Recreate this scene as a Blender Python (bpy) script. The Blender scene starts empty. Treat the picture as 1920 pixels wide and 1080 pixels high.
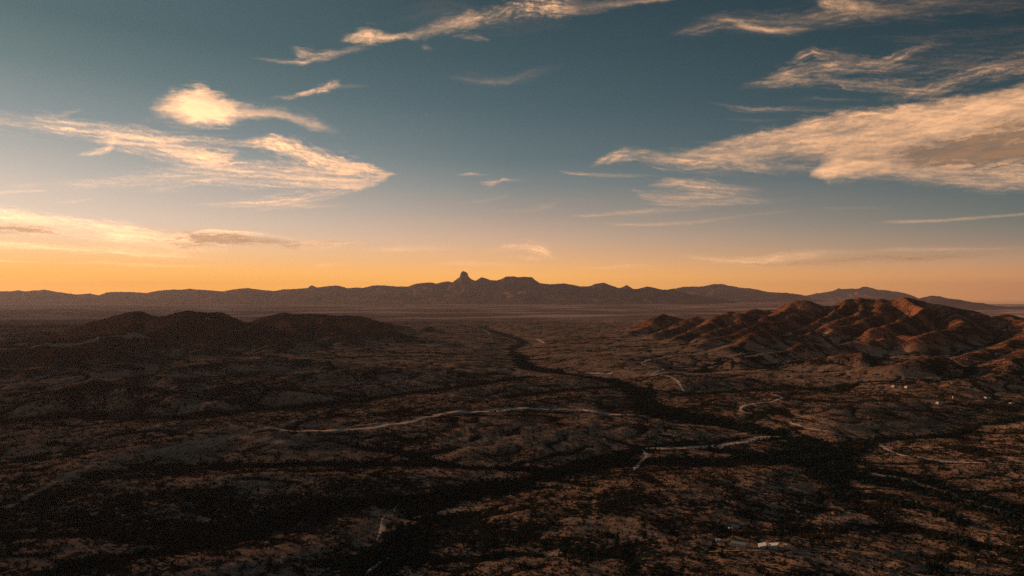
import bpy, math, random
import numpy as np
from mathutils import Vector

# ------------------------------------------------------------------ camera, light, exposure
scene = bpy.context.scene
C = scene.collection
F = 1280.0                      # focal length in pixels of the 1920 px wide photograph
H = 300.0                       # height of the drone above the river bed
PITCH = math.atan(15.0 / F)
HORIZON = 555.0

cam_data = bpy.data.cameras.new('camera')
cam = bpy.data.objects.new('camera', cam_data)
C.objects.link(cam)
cam.location = (0, 0, H)
cam.rotation_euler = (math.pi / 2 + PITCH, 0, 0)
cam_data.sensor_width = 36.0
cam_data.lens = 36.0 * F / 1920.0
cam_data.clip_start = 1.0
cam_data.clip_end = 600000.0
scene.camera = cam

SUN_AZ = math.radians(-57.0)    # from +Y, negative = left
SUN_EL = math.radians(9.0)
SUN_DIR = Vector((math.sin(SUN_AZ) * math.cos(SUN_EL), math.cos(SUN_AZ) * math.cos(SUN_EL), math.sin(SUN_EL)))
sd = bpy.data.lights.new('sun', 'SUN')
sd.energy = 5.0
sd.angle = math.radians(0.5)
sd.color = (1.0, 0.52, 0.255)
sun = bpy.data.objects.new('sun', sd)
C.objects.link(sun)
sun.rotation_euler = SUN_DIR.to_track_quat('Z', 'Y').to_euler()
sun.location = (-3000, 1000, 3000)

scene.view_settings.view_transform = 'Standard'
scene.view_settings.look = 'None'
scene.view_settings.gamma = 1.0
scene.view_settings.exposure = 0.0
scene.view_settings.use_curve_mapping = False
scene.cycles.use_denoising = False
scene.cycles.max_bounces = 5
scene.cycles.diffuse_bounces = 2
scene.cycles.volume_bounces = 0
scene.cycles.transparent_max_bounces = 24


def lin(c):
    out = []
    for v in c[:3]:
        v = v / 255.0
        out.append(v / 12.92 if v <= 0.04045 else ((v + 0.055) / 1.055) ** 2.4)
    return (out[0], out[1], out[2], 1.0)


class NT:
    """small helper to wire node trees"""
    def __init__(self, tree):
        self.t = tree
        self.n = tree.nodes
        self.l = tree.links

    def node(self, kind, **kw):
        nd = self.n.new(kind)
        for k, v in kw.items():
            setattr(nd, k, v)
        return nd

    def put(self, sock, v):
        if hasattr(v, 'is_output'):
            self.l.new(v, sock)
        elif v is not None:
            sock.default_value = v

    def math(self, op, a, b=None, c=None, clamp=False):
        nd = self.node('ShaderNodeMath', operation=op)
        nd.use_clamp = clamp
        self.put(nd.inputs[0], a)
        if b is not None: self.put(nd.inputs[1], b)
        if c is not None: self.put(nd.inputs[2], c)
        return nd.outputs[0]

    def mapr(self, v, a, b, c=0.0, d=1.0, smooth=False):
        nd = self.node('ShaderNodeMapRange')
        nd.clamp = True
        if smooth: nd.interpolation_type = 'SMOOTHSTEP'
        self.put(nd.inputs[0], v)
        for i, x in enumerate((a, b, c, d)):
            nd.inputs[i + 1].default_value = x
        return nd.outputs[0]

    def mix(self, f, a, b, blend='MIX'):
        nd = self.node('ShaderNodeMix', data_type='RGBA', blend_type=blend)
        self.put(nd.inputs[0], f)
        self.put(nd.inputs[6], a)
        self.put(nd.inputs[7], b)
        return nd.outputs[2]

    def noise(self, vec, scale, detail=4.0, rough=0.5, dist=0.0):
        nd = self.node('ShaderNodeTexNoise')
        self.put(nd.inputs['Vector'], vec)
        nd.inputs['Scale'].default_value = scale
        nd.inputs['Detail'].default_value = detail
        nd.inputs['Roughness'].default_value = rough
        nd.inputs['Distortion'].default_value = dist
        return nd.outputs[0]

    def scalev(self, vec, s, loc=(0, 0, 0), rot=(0, 0, 0)):
        nd = self.node('ShaderNodeMapping')
        self.put(nd.inputs[0], vec)
        nd.inputs['Scale'].default_value = s
        nd.inputs['Location'].default_value = loc
        nd.inputs['Rotation'].default_value = rot
        return nd.outputs[0]

    def ramp(self, fac, stops, interp='LINEAR'):
        nd = self.node('ShaderNodeValToRGB')
        self.put(nd.inputs[0], fac)
        cr = nd.color_ramp
        cr.interpolation = interp
        while len(cr.elements) > 1:
            cr.elements.remove(cr.elements[-1])
        cr.elements[0].position = stops[0][0]
        cr.elements[0].color = stops[0][1]
        for p, c in stops[1:]:
            e = cr.elements.new(p)
            e.color = c
        return nd.outputs[0]


def make_world():
    w = bpy.data.worlds.new('World')
    scene.world = w
    w.use_nodes = True
    t = NT(w.node_tree)
    t.n.clear()
    tc = t.node('ShaderNodeTexCoord')
    sep = t.node('ShaderNodeSeparateXYZ')
    t.l.new(tc.outputs['Generated'], sep.inputs[0])
    x, y, z = sep.outputs
    rr = t.math('SQRT', t.math('ADD', t.math('MULTIPLY', x, x), t.math('MULTIPLY', y, y)))
    e = t.math('DIVIDE', z, t.math('MAXIMUM', rr, 0.001))          # tangent of the elevation
    az = t.math('ARCTAN2', x, y)                                   # 0 straight ahead, negative left
    # colours of the evening sky: rows = photograph height, for the left, centre and right azimuths
    rows = SKY_ROWS
    SP = 1.0 / 1.2
    def half(c, g=1.0):
        return (c[0] * 0.5 * g, c[1] * 0.5 * g, c[2] * 0.5 * g, 1.0)
    def stops(k, hyp):
        st = []
        for r in rows:
            g = float(np.interp(r[0], [0, 300, 350, 400, 450, 490, 520, 555], [0.88, 0.93, 0.98, 1.04, 1.1, 1.18, 1.3, 1.5]))   # what the haze in front takes away
            st.append((min(0.99, max(0.0, (HORIZON - r[0]) / (F * hyp) * SP)), half(lin(r[k]), g)))
        st.append((0.75, half(lin(SKY_HIGH[k - 1]))))
        st.append((1.0, half(lin(SKY_ZENITH))))
        return st
    ef = t.math('MULTIPLY', e, SP)
    cl = t.ramp(ef, stops(1, 1.25))
    cc = t.ramp(ef, stops(2, 1.0))
    cr = t.ramp(ef, stops(3, 1.25))
    fl = t.mapr(az, -0.6435, 0.0, 1.0, 0.0)
    fr = t.mapr(az, 0.0, 0.6435, 0.0, 1.0)
    col = t.mix(fl, cc, cl)
    col = t.mix(fr, col, cr)
    cb = t.ramp(ef, [(min(0.99, max(0.0, (HORIZON - y0) / F * SP)), half(lin(c))) for y0, c in SKY_BACK] + [(0.8, half(lin(SKY_ZENITH)))])
    off = t.math('ABSOLUTE', t.math('SUBTRACT', t.math('COSINE', t.math('SUBTRACT', az, float(SUN_AZ))), 1.0))   # 0 at the sun, 2 opposite
    col = t.mix(t.mapr(off, 1.0, 1.9, 0.0, 1.0, True), col, cb)
    # a broad natural sky under it
    sky = t.node('ShaderNodeTexSky', sky_type='NISHITA')
    sky.sun_disc = False
    sky.sun_elevation = SUN_EL
    sky.sun_rotation = SUN_AZ
    sky.air_density = 1.5
    sky.dust_density = 2.0
    sky.ozone_density = 2.0
    nish = t.mix(1.0, sky.outputs[0], (0.002, 0.002, 0.002, 1), 'MULTIPLY')
    col = t.mix(1.0, col, nish, 'ADD')
    # below the horizon: the dim ground far beyond the modelled plain
    below = t.mapr(e, -0.02, -0.004, 0.0, 1.0)
    col = t.mix(below, (0.015, 0.011, 0.009, 1), col)
    bg = t.node('ShaderNodeBackground')
    t.l.new(col, bg.inputs[0])
    bg.inputs[1].default_value = 2.0
    out = t.node('ShaderNodeOutputWorld')
    t.l.new(bg.outputs[0], out.inputs[0])
    w.cycles.sampling_method = 'MANUAL'
    w.cycles.sample_map_resolution = 512

SKY_ROWS = [
    (555, (252, 164, 40), (248, 170, 66), (186, 124, 78)),
    (520, (252, 172, 58), (246, 175, 86), (202, 140, 90)),
    (490, (248, 184, 104), (226, 172, 118), (184, 142, 108)),
    (450, (244, 200, 152), (200, 166, 140), (140, 126, 112)),
    (400, (228, 205, 184), (162, 149, 138), (104, 112, 108)),
    (350, (214, 198, 184), (127, 134, 134), (86, 102, 105)),
    (300, (192, 187, 180), (100, 119, 124), (69, 91, 98)),
    (200, (140, 153, 156), (76, 100, 108), (49, 75, 83)),
    (100, (104, 128, 132), (60, 86, 94), (37, 63, 73)),
    (0, (80, 109, 115), (48, 73, 82), (32, 56, 66)),
]
SKY_HIGH = [(56, 82, 90), (38, 60, 70), (28, 50, 60)]
SKY_ZENITH = (30, 48, 58)
SKY_BACK = [(555, (122, 92, 82)), (490, (116, 92, 86)), (400, (88, 82, 84)), (200, (48, 60, 68)), (0, (34, 50, 60))]   # unseen sky opposite the sunset, warmed to tint the shaded slopes
make_world()


# ------------------------------------------------------------------ projection helpers
CP, SPI = math.cos(PITCH), math.sin(PITCH)

def ray(px, py):
    """unit-forward ray of a photograph pixel, as x, y, z per metre of forward travel"""
    u = (np.asarray(px, float) - 960.0) / F
    v = (540.0 - np.asarray(py, float)) / F
    return u, CP - v * SPI, SPI + v * CP

def on_plane(px, py, z=0.0):
    dx, dy, dz = ray(px, py)
    t = (z - H) / dz
    return dx * t, dy * t

def at_depth(px, py, Y):
    dx, dy, dz = ray(px, py)
    t = Y / dy
    return dx * t, Y + 0 * dx, H + dz * t

def project(x, y, z):
    zz = z - H
    fwd = y * CP + zz * SPI
    up = -y * SPI + zz * CP
    return 960 + F * x / fwd, 540 - F * up / fwd

# ------------------------------------------------------------------ noise
def _hash(ix, iy, seed):
    h = (ix.astype(np.int64) * 374761393 + iy.astype(np.int64) * 668265263 + seed * 1274126177) & 0x7fffffff
    h = ((h ^ (h >> 13)) * 1274126177) & 0x7fffffff
    return (h ^ (h >> 16)) & 0xffff

def perlin(x, y, seed=0):
    x = np.asarray(x, float); y = np.asarray(y, float)
    ix = np.floor(x); iy = np.floor(y)
    fx = x - ix; fy = y - iy
    ix = ix.astype(np.int64); iy = iy.astype(np.int64)
    def g(a, b, dx, dy):
        ang = _hash(a, b, seed) * (2 * math.pi / 65536.0)
        return np.cos(ang) * dx + np.sin(ang) * dy
    u = fx * fx * fx * (fx * (fx * 6 - 15) + 10)
    v = fy * fy * fy * (fy * (fy * 6 - 15) + 10)
    n00 = g(ix, iy, fx, fy); n10 = g(ix + 1, iy, fx - 1, fy)
    n01 = g(ix, iy + 1, fx, fy - 1); n11 = g(ix + 1, iy + 1, fx - 1, fy - 1)
    return (n00 * (1 - u) + n10 * u) * (1 - v) + (n01 * (1 - u) + n11 * u) * v

def fbm(x, y, octs=4, seed=0, gain=0.5):
    s = 0; a = 1.0
    for i in range(octs):
        s = s + a * perlin(x, y, seed + i * 17)
        x = x * 2.03 + 7.1; y = y * 2.03 - 3.7
        a *= gain
    return s

def ridged(x, y, octs=4, seed=0, gain=0.5):
    s = 0; a = 1.0; tot = 0
    for i in range(octs):
        s = s + a * (1 - np.abs(perlin(x, y, seed + i * 17)) * 2)
        tot += a
        x = x * 2.03 + 7.1; y = y * 2.03 - 3.7
        a *= gain
    return s / tot

def sstep(a, b, x):
    t = np.clip((x - a) / (b - a), 0, 1)
    return t * t * (3 - 2 * t)

def poly_dist(X, Y, pts, vals=None):
    """distance to a polyline; and the interpolated value (one number or tuple per point) at the nearest point"""
    best = np.full(X.shape, 1e18)
    val = np.zeros(X.shape) if vals is not None else None
    for k in range(len(pts) - 1):
        ax, ay = pts[k]; bx, by = pts[k + 1]
        vx, vy = bx - ax, by - ay
        L2 = vx * vx + vy * vy + 1e-9
        t = np.clip(((X - ax) * vx + (Y - ay) * vy) / L2, 0, 1)
        d = (X - ax - t * vx) ** 2 + (Y - ay - t * vy) ** 2
        m = d < best
        best = np.where(m, d, best)
        if vals is not None:
            val = np.where(m, vals[k] * (1 - t) + vals[k + 1] * t, val)
    return np.sqrt(best), val

# ------------------------------------------------------------------ terrain, from the drainage up
RIVERS = [  # wooded river beds as pixel lines in the photograph (all on the valley floor), with the half width of the woods in metres
    ([(905, 612), (945, 625), (985, 640), (955, 655), (975, 672), (985, 690), (1060, 703), (1130, 712), (1190, 728), (1205, 752), (1240, 778),
      (1310, 795), (1400, 800), (1480, 822), (1520, 850), (1560, 885), (1680, 905), (1800, 930), (1930, 985)], 48),
    ([(-60, 800), (60, 788), (150, 784), (250, 786), (330, 787), (430, 781), (500, 771), (600, 762), (680, 754), (740, 743), (810, 734), (900, 722), (990, 708)], 20),
    ([(1520, 850), (1440, 862), (1340, 868), (1240, 868), (1140, 866), (1060, 885), (980, 905), (900, 925), (820, 938), (720, 952), (600, 962), (520, 990)], 34),
    ([(1140, 866), (1180, 850), (1230, 842), (1330, 834), (1400, 826), (1480, 822)], 18),
    ([(820, 938), (790, 970), (760, 1000), (740, 1040), (700, 1085)], 34),
    ([(1230, 775), (1300, 785), (1380, 806), (1450, 812)], 50),
    ([(1290, 838), (1380, 852), (1460, 862), (1560, 872)], 36),
    ([(950, 745), (1000, 740), (1060, 733), (1120, 728), (1190, 728)], 14),
    ([(-60, 880), (120, 868), (240, 862), (330, 850)], 12),
    ([(380, 878), (520, 882), (640, 876), (800, 876), (900, 880), (1060, 885)], 12),
    ([(640, 842), (720, 850), (800, 868), (850, 880)], 8),
    ([(1700, 822), (1780, 818), (1830, 800), (1900, 788), (1990, 776)], 12),
    ([(1560, 885), (1600, 850), (1640, 826), (1700, 822)], 14),
    ([(1800, 1000), (1700, 965), (1600, 930), (1520, 890)], 16),
    ([(1300, 700), (1360, 692), (1440, 694), (1500, 698)], 8),
    ([(1260, 742), (1340, 738), (1420, 732), (1500, 731), (1560, 735)], 10),
]
RIDGES = [  # low swells between the streams: pixel line, height in metres, half width in metres
    ([(10, 948), (100, 905), (200, 862), (300, 838), (360, 826), (450, 813), (540, 822)], 20, 100),
    ([(560, 808), (640, 808), (720, 800), (790, 786), (870, 772), (960, 768), (1090, 768), (1130, 775)], 14, 80),
    ([(420, 790), (500, 778), (600, 770)], 10, 60),
    ([(380, 910), (520, 902), (640, 915)], 16, 70),
    ([(980, 975), (1100, 945), (1250, 940), (1400, 945)], 12, 70),
    ([(1750, 960), (1850, 980), (1950, 1010)], 14, 60),
]
SPINES = [  # hill crests: (photo x, photo y, distance), and half width in metres
    # left hills
    ([(-500, 640, 4300), (-250, 622, 4600), (-80, 610, 5000), (0, 612, 5200), (85, 609, 5200), (120, 616, 5100)], 420),
    ([(60, 632, 4200), (120, 618, 4250), (160, 605, 4200), (190, 598, 4200), (225, 585.5, 4150), (252, 582, 4100), (285, 592, 4200), (305, 592, 4100),
      (330, 585, 3950), (350, 580, 3900), (372, 586, 3980), (405, 584, 4100), (428, 592, 4250), (465, 606, 4500)], 400),
    ([(440, 606, 4700), (475, 600, 4800), (500, 589, 4900), (530, 585, 5000), (570, 588, 5100), (615, 588, 5300), (670, 591, 5700), (720, 604, 5800), (770, 616, 5900)], 380),
    ([(560, 600, 4600), (640, 596, 4500), (670, 603, 4400), (700, 609, 4300), (745, 625, 4200)], 260),
    ([(780, 622, 5200), (806, 611, 5250), (835, 623, 5300)], 120),
    ([(252, 582, 4100), (250, 604, 3800), (215, 622, 3500)], 120),
    ([(376, 587, 3980), (388, 606, 3750), (430, 628, 3450)], 110),
    ([(530, 585, 5000), (540, 604, 4500), (570, 622, 4100)], 130),
    ([(350, 580, 3900), (330, 602, 3650), (290, 625, 3400), (230, 634, 3150), (150, 640, 3000), (40, 655, 2900), (-100, 660, 2800)], 230),
    ([(230, 634, 3150), (175, 655, 2850), (110, 690, 2500)], 200),
    ([(405, 584, 4100), (420, 612, 3700), (400, 640, 3300), (360, 664, 2950)], 210),
    ([(465, 604, 4500), (500, 635, 3600), (520, 655, 3200)], 200),
    ([(590, 588, 5100), (620, 620, 4200), (650, 645, 3600)], 210),
    ([(-160, 668, -80), (0, 668, -70), (70, 664, -75), (140, 660, -85), (190, 664, -75), (250, 680, -50)], 240),
    ([(-60, 700, -45), (60, 698, -48), (150, 694, -50), (240, 690, -50)], 150),
    ([(80, 752, -30), (110, 738, -48), (170, 735, -48), (240, 742, -40), (320, 758, -24)], 70),
    ([(120, 722, -50), (180, 712, -52), (250, 724, -46), (320, 742, -36), (390, 762, -22)], 70),
    ([(250, 706, -44), (310, 700, -56), (340, 710, -48), (330, 730, -30)], 60),
    ([(330, 742, -34), (400, 726, -46), (460, 718, -48), (520, 722, -40)], 70),
    ([(400, 752, -30), (460, 738, -38), (540, 730, -36), (620, 734, -28)], 60),
    ([(350, 690, -50), (450, 680, -55), (560, 676, -50), (640, 682, -38)], 110),
    ([(560, 705, -34), (660, 696, -38), (760, 690, -34), (840, 696, -22)], 90),
    # right hills
    ([(1150, 622, 5300), (1180, 613, 5300), (1215, 598, 5250), (1245, 589, 5200), (1262, 590, 5200), (1285, 599, 5200)], 170),
    ([(1245, 589, 5200), (1215, 612, 4900), (1180, 628, 4700)], 110),
    ([(1275, 600, 5100), (1302, 594, 5000), (1325, 600, 4950), (1348, 590, 4900), (1366, 584, 4800), (1385, 590, 4850), (1410, 578, 4950), (1432, 583, 5000),
      (1450, 581, 5000), (1470, 570, 5000), (1488, 562.5, 5000), (1508, 563, 5000), (1535, 570, 5000), (1553, 575, 5000), (1568, 567, 4950), (1586, 560, 4900),
      (1598, 562, 4900), (1610, 557.5, 4900), (1632, 558.5, 4850), (1652, 562, 4800), (1672, 560, 4750), (1700, 558.5, 4700), (1718, 559, 4650), (1745, 568, 4600),
      (1785, 575, 4500), (1825, 582, 4400), (1862, 593, 4300), (1890, 587, 4200), (1925, 599, 4000), (2050, 605, 3700), (2250, 600, 3500)], 330),
    ([(1302, 594, 5000), (1270, 612, 4600), (1225, 628, 4300)], 110),
    ([(1366, 584, 4800), (1345, 598, 4500), (1310, 612, 4200), (1270, 630, 3900)], 130),
    ([(1388, 590, 4700), (1392, 597, 4450), (1350, 616, 4150), (1310, 640, 3800)], 130),
    ([(1488, 562.5, 5000), (1462, 580, 4700), (1440, 592, 4500)], 150),
    ([(1508, 563, 5000), (1500, 578, 4700), (1478, 590, 4500)], 120),
    ([(1480, 594, 4350), (1440, 606, 4100), (1370, 628, 3800), (1300, 648, 3500)], 150),
    ([(1442, 616, 3800), (1410, 625, 3650), (1360, 650, 3350)], 150),
    ([(1586, 560, 4900), (1560, 580, 4600), (1535, 598, 4300), (1490, 620, 3950)], 130),
    ([(1610, 557.5, 4900), (1612, 575, 4600), (1580, 595, 4250), (1530, 616, 3900), (1500, 628, 3700)], 130),
    ([(1655, 562, 4800), (1650, 582, 4450), (1600, 602, 4100), (1560, 616, 3850)], 130),
    ([(1700, 558.5, 4700), (1735, 577, 4300), (1690, 592, 4000), (1640, 610, 3700)], 130),
    ([(1785, 575, 4500), (1802, 590, 4050), (1800, 606, 3700), (1760, 622, 3450), (1715, 642, 3150)], 150),
    ([(1695, 634, 3350), (1640, 641, 3250), (1560, 648, 3150), (1490, 650, 3050)], 140),
    ([(1925, 599, 4000), (1925, 630, 3300), (1895, 650, 2900), (1840, 664, 2700), (1780, 690, 2450)], 170),
    ([(2100, 600, 3400), (2000, 640, 2800), (1925, 665, 2500), (1880, 690, 2300)], 190),
    ([(1500, 650, 3050), (1420, 664, 2850), (1380, 672, 2750)], 90),
    ([(1620, 662, -80), (1560, 668, -66), (1480, 676, -44)], 120),
    ([(1760, 672, -80), (1680, 684, -60), (1600, 694, -36)], 120),
    ([(1905, 700, -66), (1840, 712, -48), (1760, 722, -28)], 110),
]

X0, X1, Y0, Y1 = -7000.0, 7000.0, 300.0, 9500.0

def veins(X, Y):
    """0..1: network of small gullies between the swells"""
    wx = X + 35 * fbm(X / 130, Y / 130, 2, 141); wy = Y + 35 * fbm(X / 130, Y / 130, 2, 142)
    a = np.exp(-(perlin(wx / 230, wy / 200, 143) / 0.055) ** 2)
    b = np.exp(-(perlin(wx / 105, wy / 92, 144) / 0.075) ** 2) * 0.8
    c = np.exp(-(perlin(wx / 52, wy / 46, 145) / 0.09) ** 2) * 0.5
    return np.clip(np.maximum(np.maximum(a, b), c), 0, 1)

def base_height(X, Y):
    wx = X + 60 * fbm(X / 620, Y / 620, 3, 11) + 16 * fbm(X / 120, Y / 120, 2, 12)
    wy = Y + 60 * fbm(X / 620 + 40, Y / 620, 3, 13) + 16 * fbm(X / 120 + 9, Y / 120, 2, 14)
    dr = np.full(X.shape, 1e9)
    for pts, w in RIVERS:
        px, py = np.array(pts, float).T
        gx, gy = on_plane(px, py)
        d, _ = poly_dist(X, Y, list(zip(gx, gy)))
        dr = np.minimum(dr, np.maximum(0, d - w * 0.5))
    z = 9 * (1 - np.exp(-dr / 110)) + 12 * (1 - np.exp(-dr / 600))
    z = z + sstep(0, 160, dr) * (5 + 4 * fbm(X / 340, Y / 340, 3, 5))
    for pts, h, w in RIDGES:
        px, py = np.array(pts, float).T
        gx, gy = on_plane(px, py, h * 0.8)
        d, _ = poly_dist(wx * 0.5 + X * 0.5, wy * 0.5 + Y * 0.5, list(zip(gx, gy)))
        z = np.maximum(z, h / (1 + (d / w) ** 2)) + 0.3 * h / (1 + (d / w) ** 2)
    hp = np.zeros(X.shape)
    for pts, w in SPINES:
        a = np.array(pts, float)
        a[:, 2] = np.where(a[:, 2] < 0, (H + a[:, 2]) * F / np.maximum(a[:, 1] - HORIZON, 1), a[:, 2])   # negative: height given instead of distance
        sx, sy, sz = at_depth(a[:, 0], a[:, 1], a[:, 2])
        d, h = poly_dist(wx, wy, list(zip(sx, sy)), sz)
        w2 = w * (0.55 + 0.45 * np.clip(h / 200, 0, 1))
        p = np.maximum(0, h) / (1 + (d / (w2 * 0.95)) ** 2) ** 1.25
        hp = hp + p ** 5
    hills = hp ** 0.2
    z = (z ** 3 + hills ** 3) ** (1 / 3.0)
    return z, hills, dr

def route(z, nx, ny, dx):
    """steepest-descent receivers on a grid, vectorised"""
    best = np.zeros(z.shape); rcv = np.arange(nx * ny).reshape(ny, nx)
    base = rcv.copy()
    dist = np.full(z.shape, dx)
    for oy in (-1, 0, 1):
        for ox in (-1, 0, 1):
            if ox == 0 and oy == 0: continue
            L = dx * math.hypot(ox, oy)
            ys = slice(max(0, -oy), ny - max(0, oy)); yt = slice(max(0, oy), ny - max(0, -oy))
            xs = slice(max(0, -ox), nx - max(0, ox)); xt = slice(max(0, ox), nx - max(0, -ox))
            s = (z[ys, xs] - z[yt, xt]) / L
            m = s > best[ys, xs]
            best[ys, xs] = np.where(m, s, best[ys, xs])
            rcv[ys, xs] = np.where(m, base[yt, xt], rcv[ys, xs])
            dist[ys, xs] = np.where(m, L, dist[ys, xs])
    return rcv.ravel(), dist.ravel()

def accumulate(z, rcv, cell):
    order = np.argsort(-z.ravel(), kind='stable').tolist()
    r = rcv.tolist()
    A = [cell] * len(r)
    for i in order:
        j = r[i]
        if j != i:
            A[j] += A[i]
    return np.array(A), order

def erode(z, nx, ny, dx, steps, K, kd, m=0.45):
    for it in range(steps):
        # lift pits a little so that water goes on
        nb = np.minimum(np.minimum(np.roll(z, 1, 0), np.roll(z, -1, 0)), np.minimum(np.roll(z, 1, 1), np.roll(z, -1, 1)))
        pit = z < nb
        z = np.where(pit, nb + 0.02, z)
        rcv, dist = route(z, nx, ny, dx)
        A, order = accumulate(z, rcv, dx * dx)
        f = (K * A ** m / dist).tolist()
        zl = z.ravel().tolist()
        r = rcv.tolist()
        for i in reversed(order):
            j = r[i]
            if j != i:
                zj = zl[j]
                zi = zl[i]
                if zi > zj:
                    zl[i] = (zi + f[i] * zj) / (1 + f[i])
        z = np.array(zl).reshape(ny, nx)
        zp = np.pad(z, 1, mode='edge')
        lap = zp[:-2, 1:-1] + zp[2:, 1:-1] + zp[1:-1, :-2] + zp[1:-1, 2:] - 4 * z
        z = z + kd * lap
    return z

def fill_pits(z, outlet, n):
    """raise closed hollows until water can leave towards the rivers or the edge of the grid"""
    w = np.full(z.shape, 1e6)
    w[0], w[-1], w[:, 0], w[:, -1] = z[0], z[-1], z[:, 0], z[:, -1]
    w[outlet] = z[outlet]
    for it in range(n):
        p = np.pad(w, 1, mode='edge')
        m = np.minimum(np.minimum(p[:-2, 1:-1], p[2:, 1:-1]), np.minimum(p[1:-1, :-2], p[1:-1, 2:]))
        m = np.minimum(m, np.minimum(np.minimum(p[:-2, :-2], p[2:, 2:]), np.minimum(p[2:, :-2], p[:-2, 2:])) + 0.01)
        w = np.minimum(w, np.maximum(z, m + 0.03))
    return np.where(w > 9e5, z, w)

def bilinear(grid, X, Y, x0, y0, dx):
    ny, nx = grid.shape
    fx = np.clip((X - x0) / dx, 0, nx - 1.001); fy = np.clip((Y - y0) / dx, 0, ny - 1.001)
    ix = fx.astype(int); iy = fy.astype(int)
    tx = fx - ix; ty = fy - iy
    return ((grid[iy, ix] * (1 - tx) + grid[iy, ix + 1] * tx) * (1 - ty) +
            (grid[iy + 1, ix] * (1 - tx) + grid[iy + 1, ix + 1] * tx) * ty)

def smooth_up(z):
    """double the resolution of a grid with a soft kernel"""
    ny, nx = z.shape
    o = np.zeros((2 * ny - 1, 2 * nx - 1))
    o[::2, ::2] = z
    zp = np.pad(z, ((0, 0), (1, 1)), mode='edge')
    o[::2, 1::2] = (9 * (z[:, :-1] + z[:, 1:]) - zp[:, :-3][:, :nx - 1] - zp[:, 3:][:, :nx - 1]) / 16
    e = o[::2]
    ep = np.pad(e, ((1, 1), (0, 0)), mode='edge')
    o[1::2] = (9 * (e[:-1] + e[1:]) - ep[:-3][:ny - 1] - ep[3:][:ny - 1]) / 16
    return o

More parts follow.
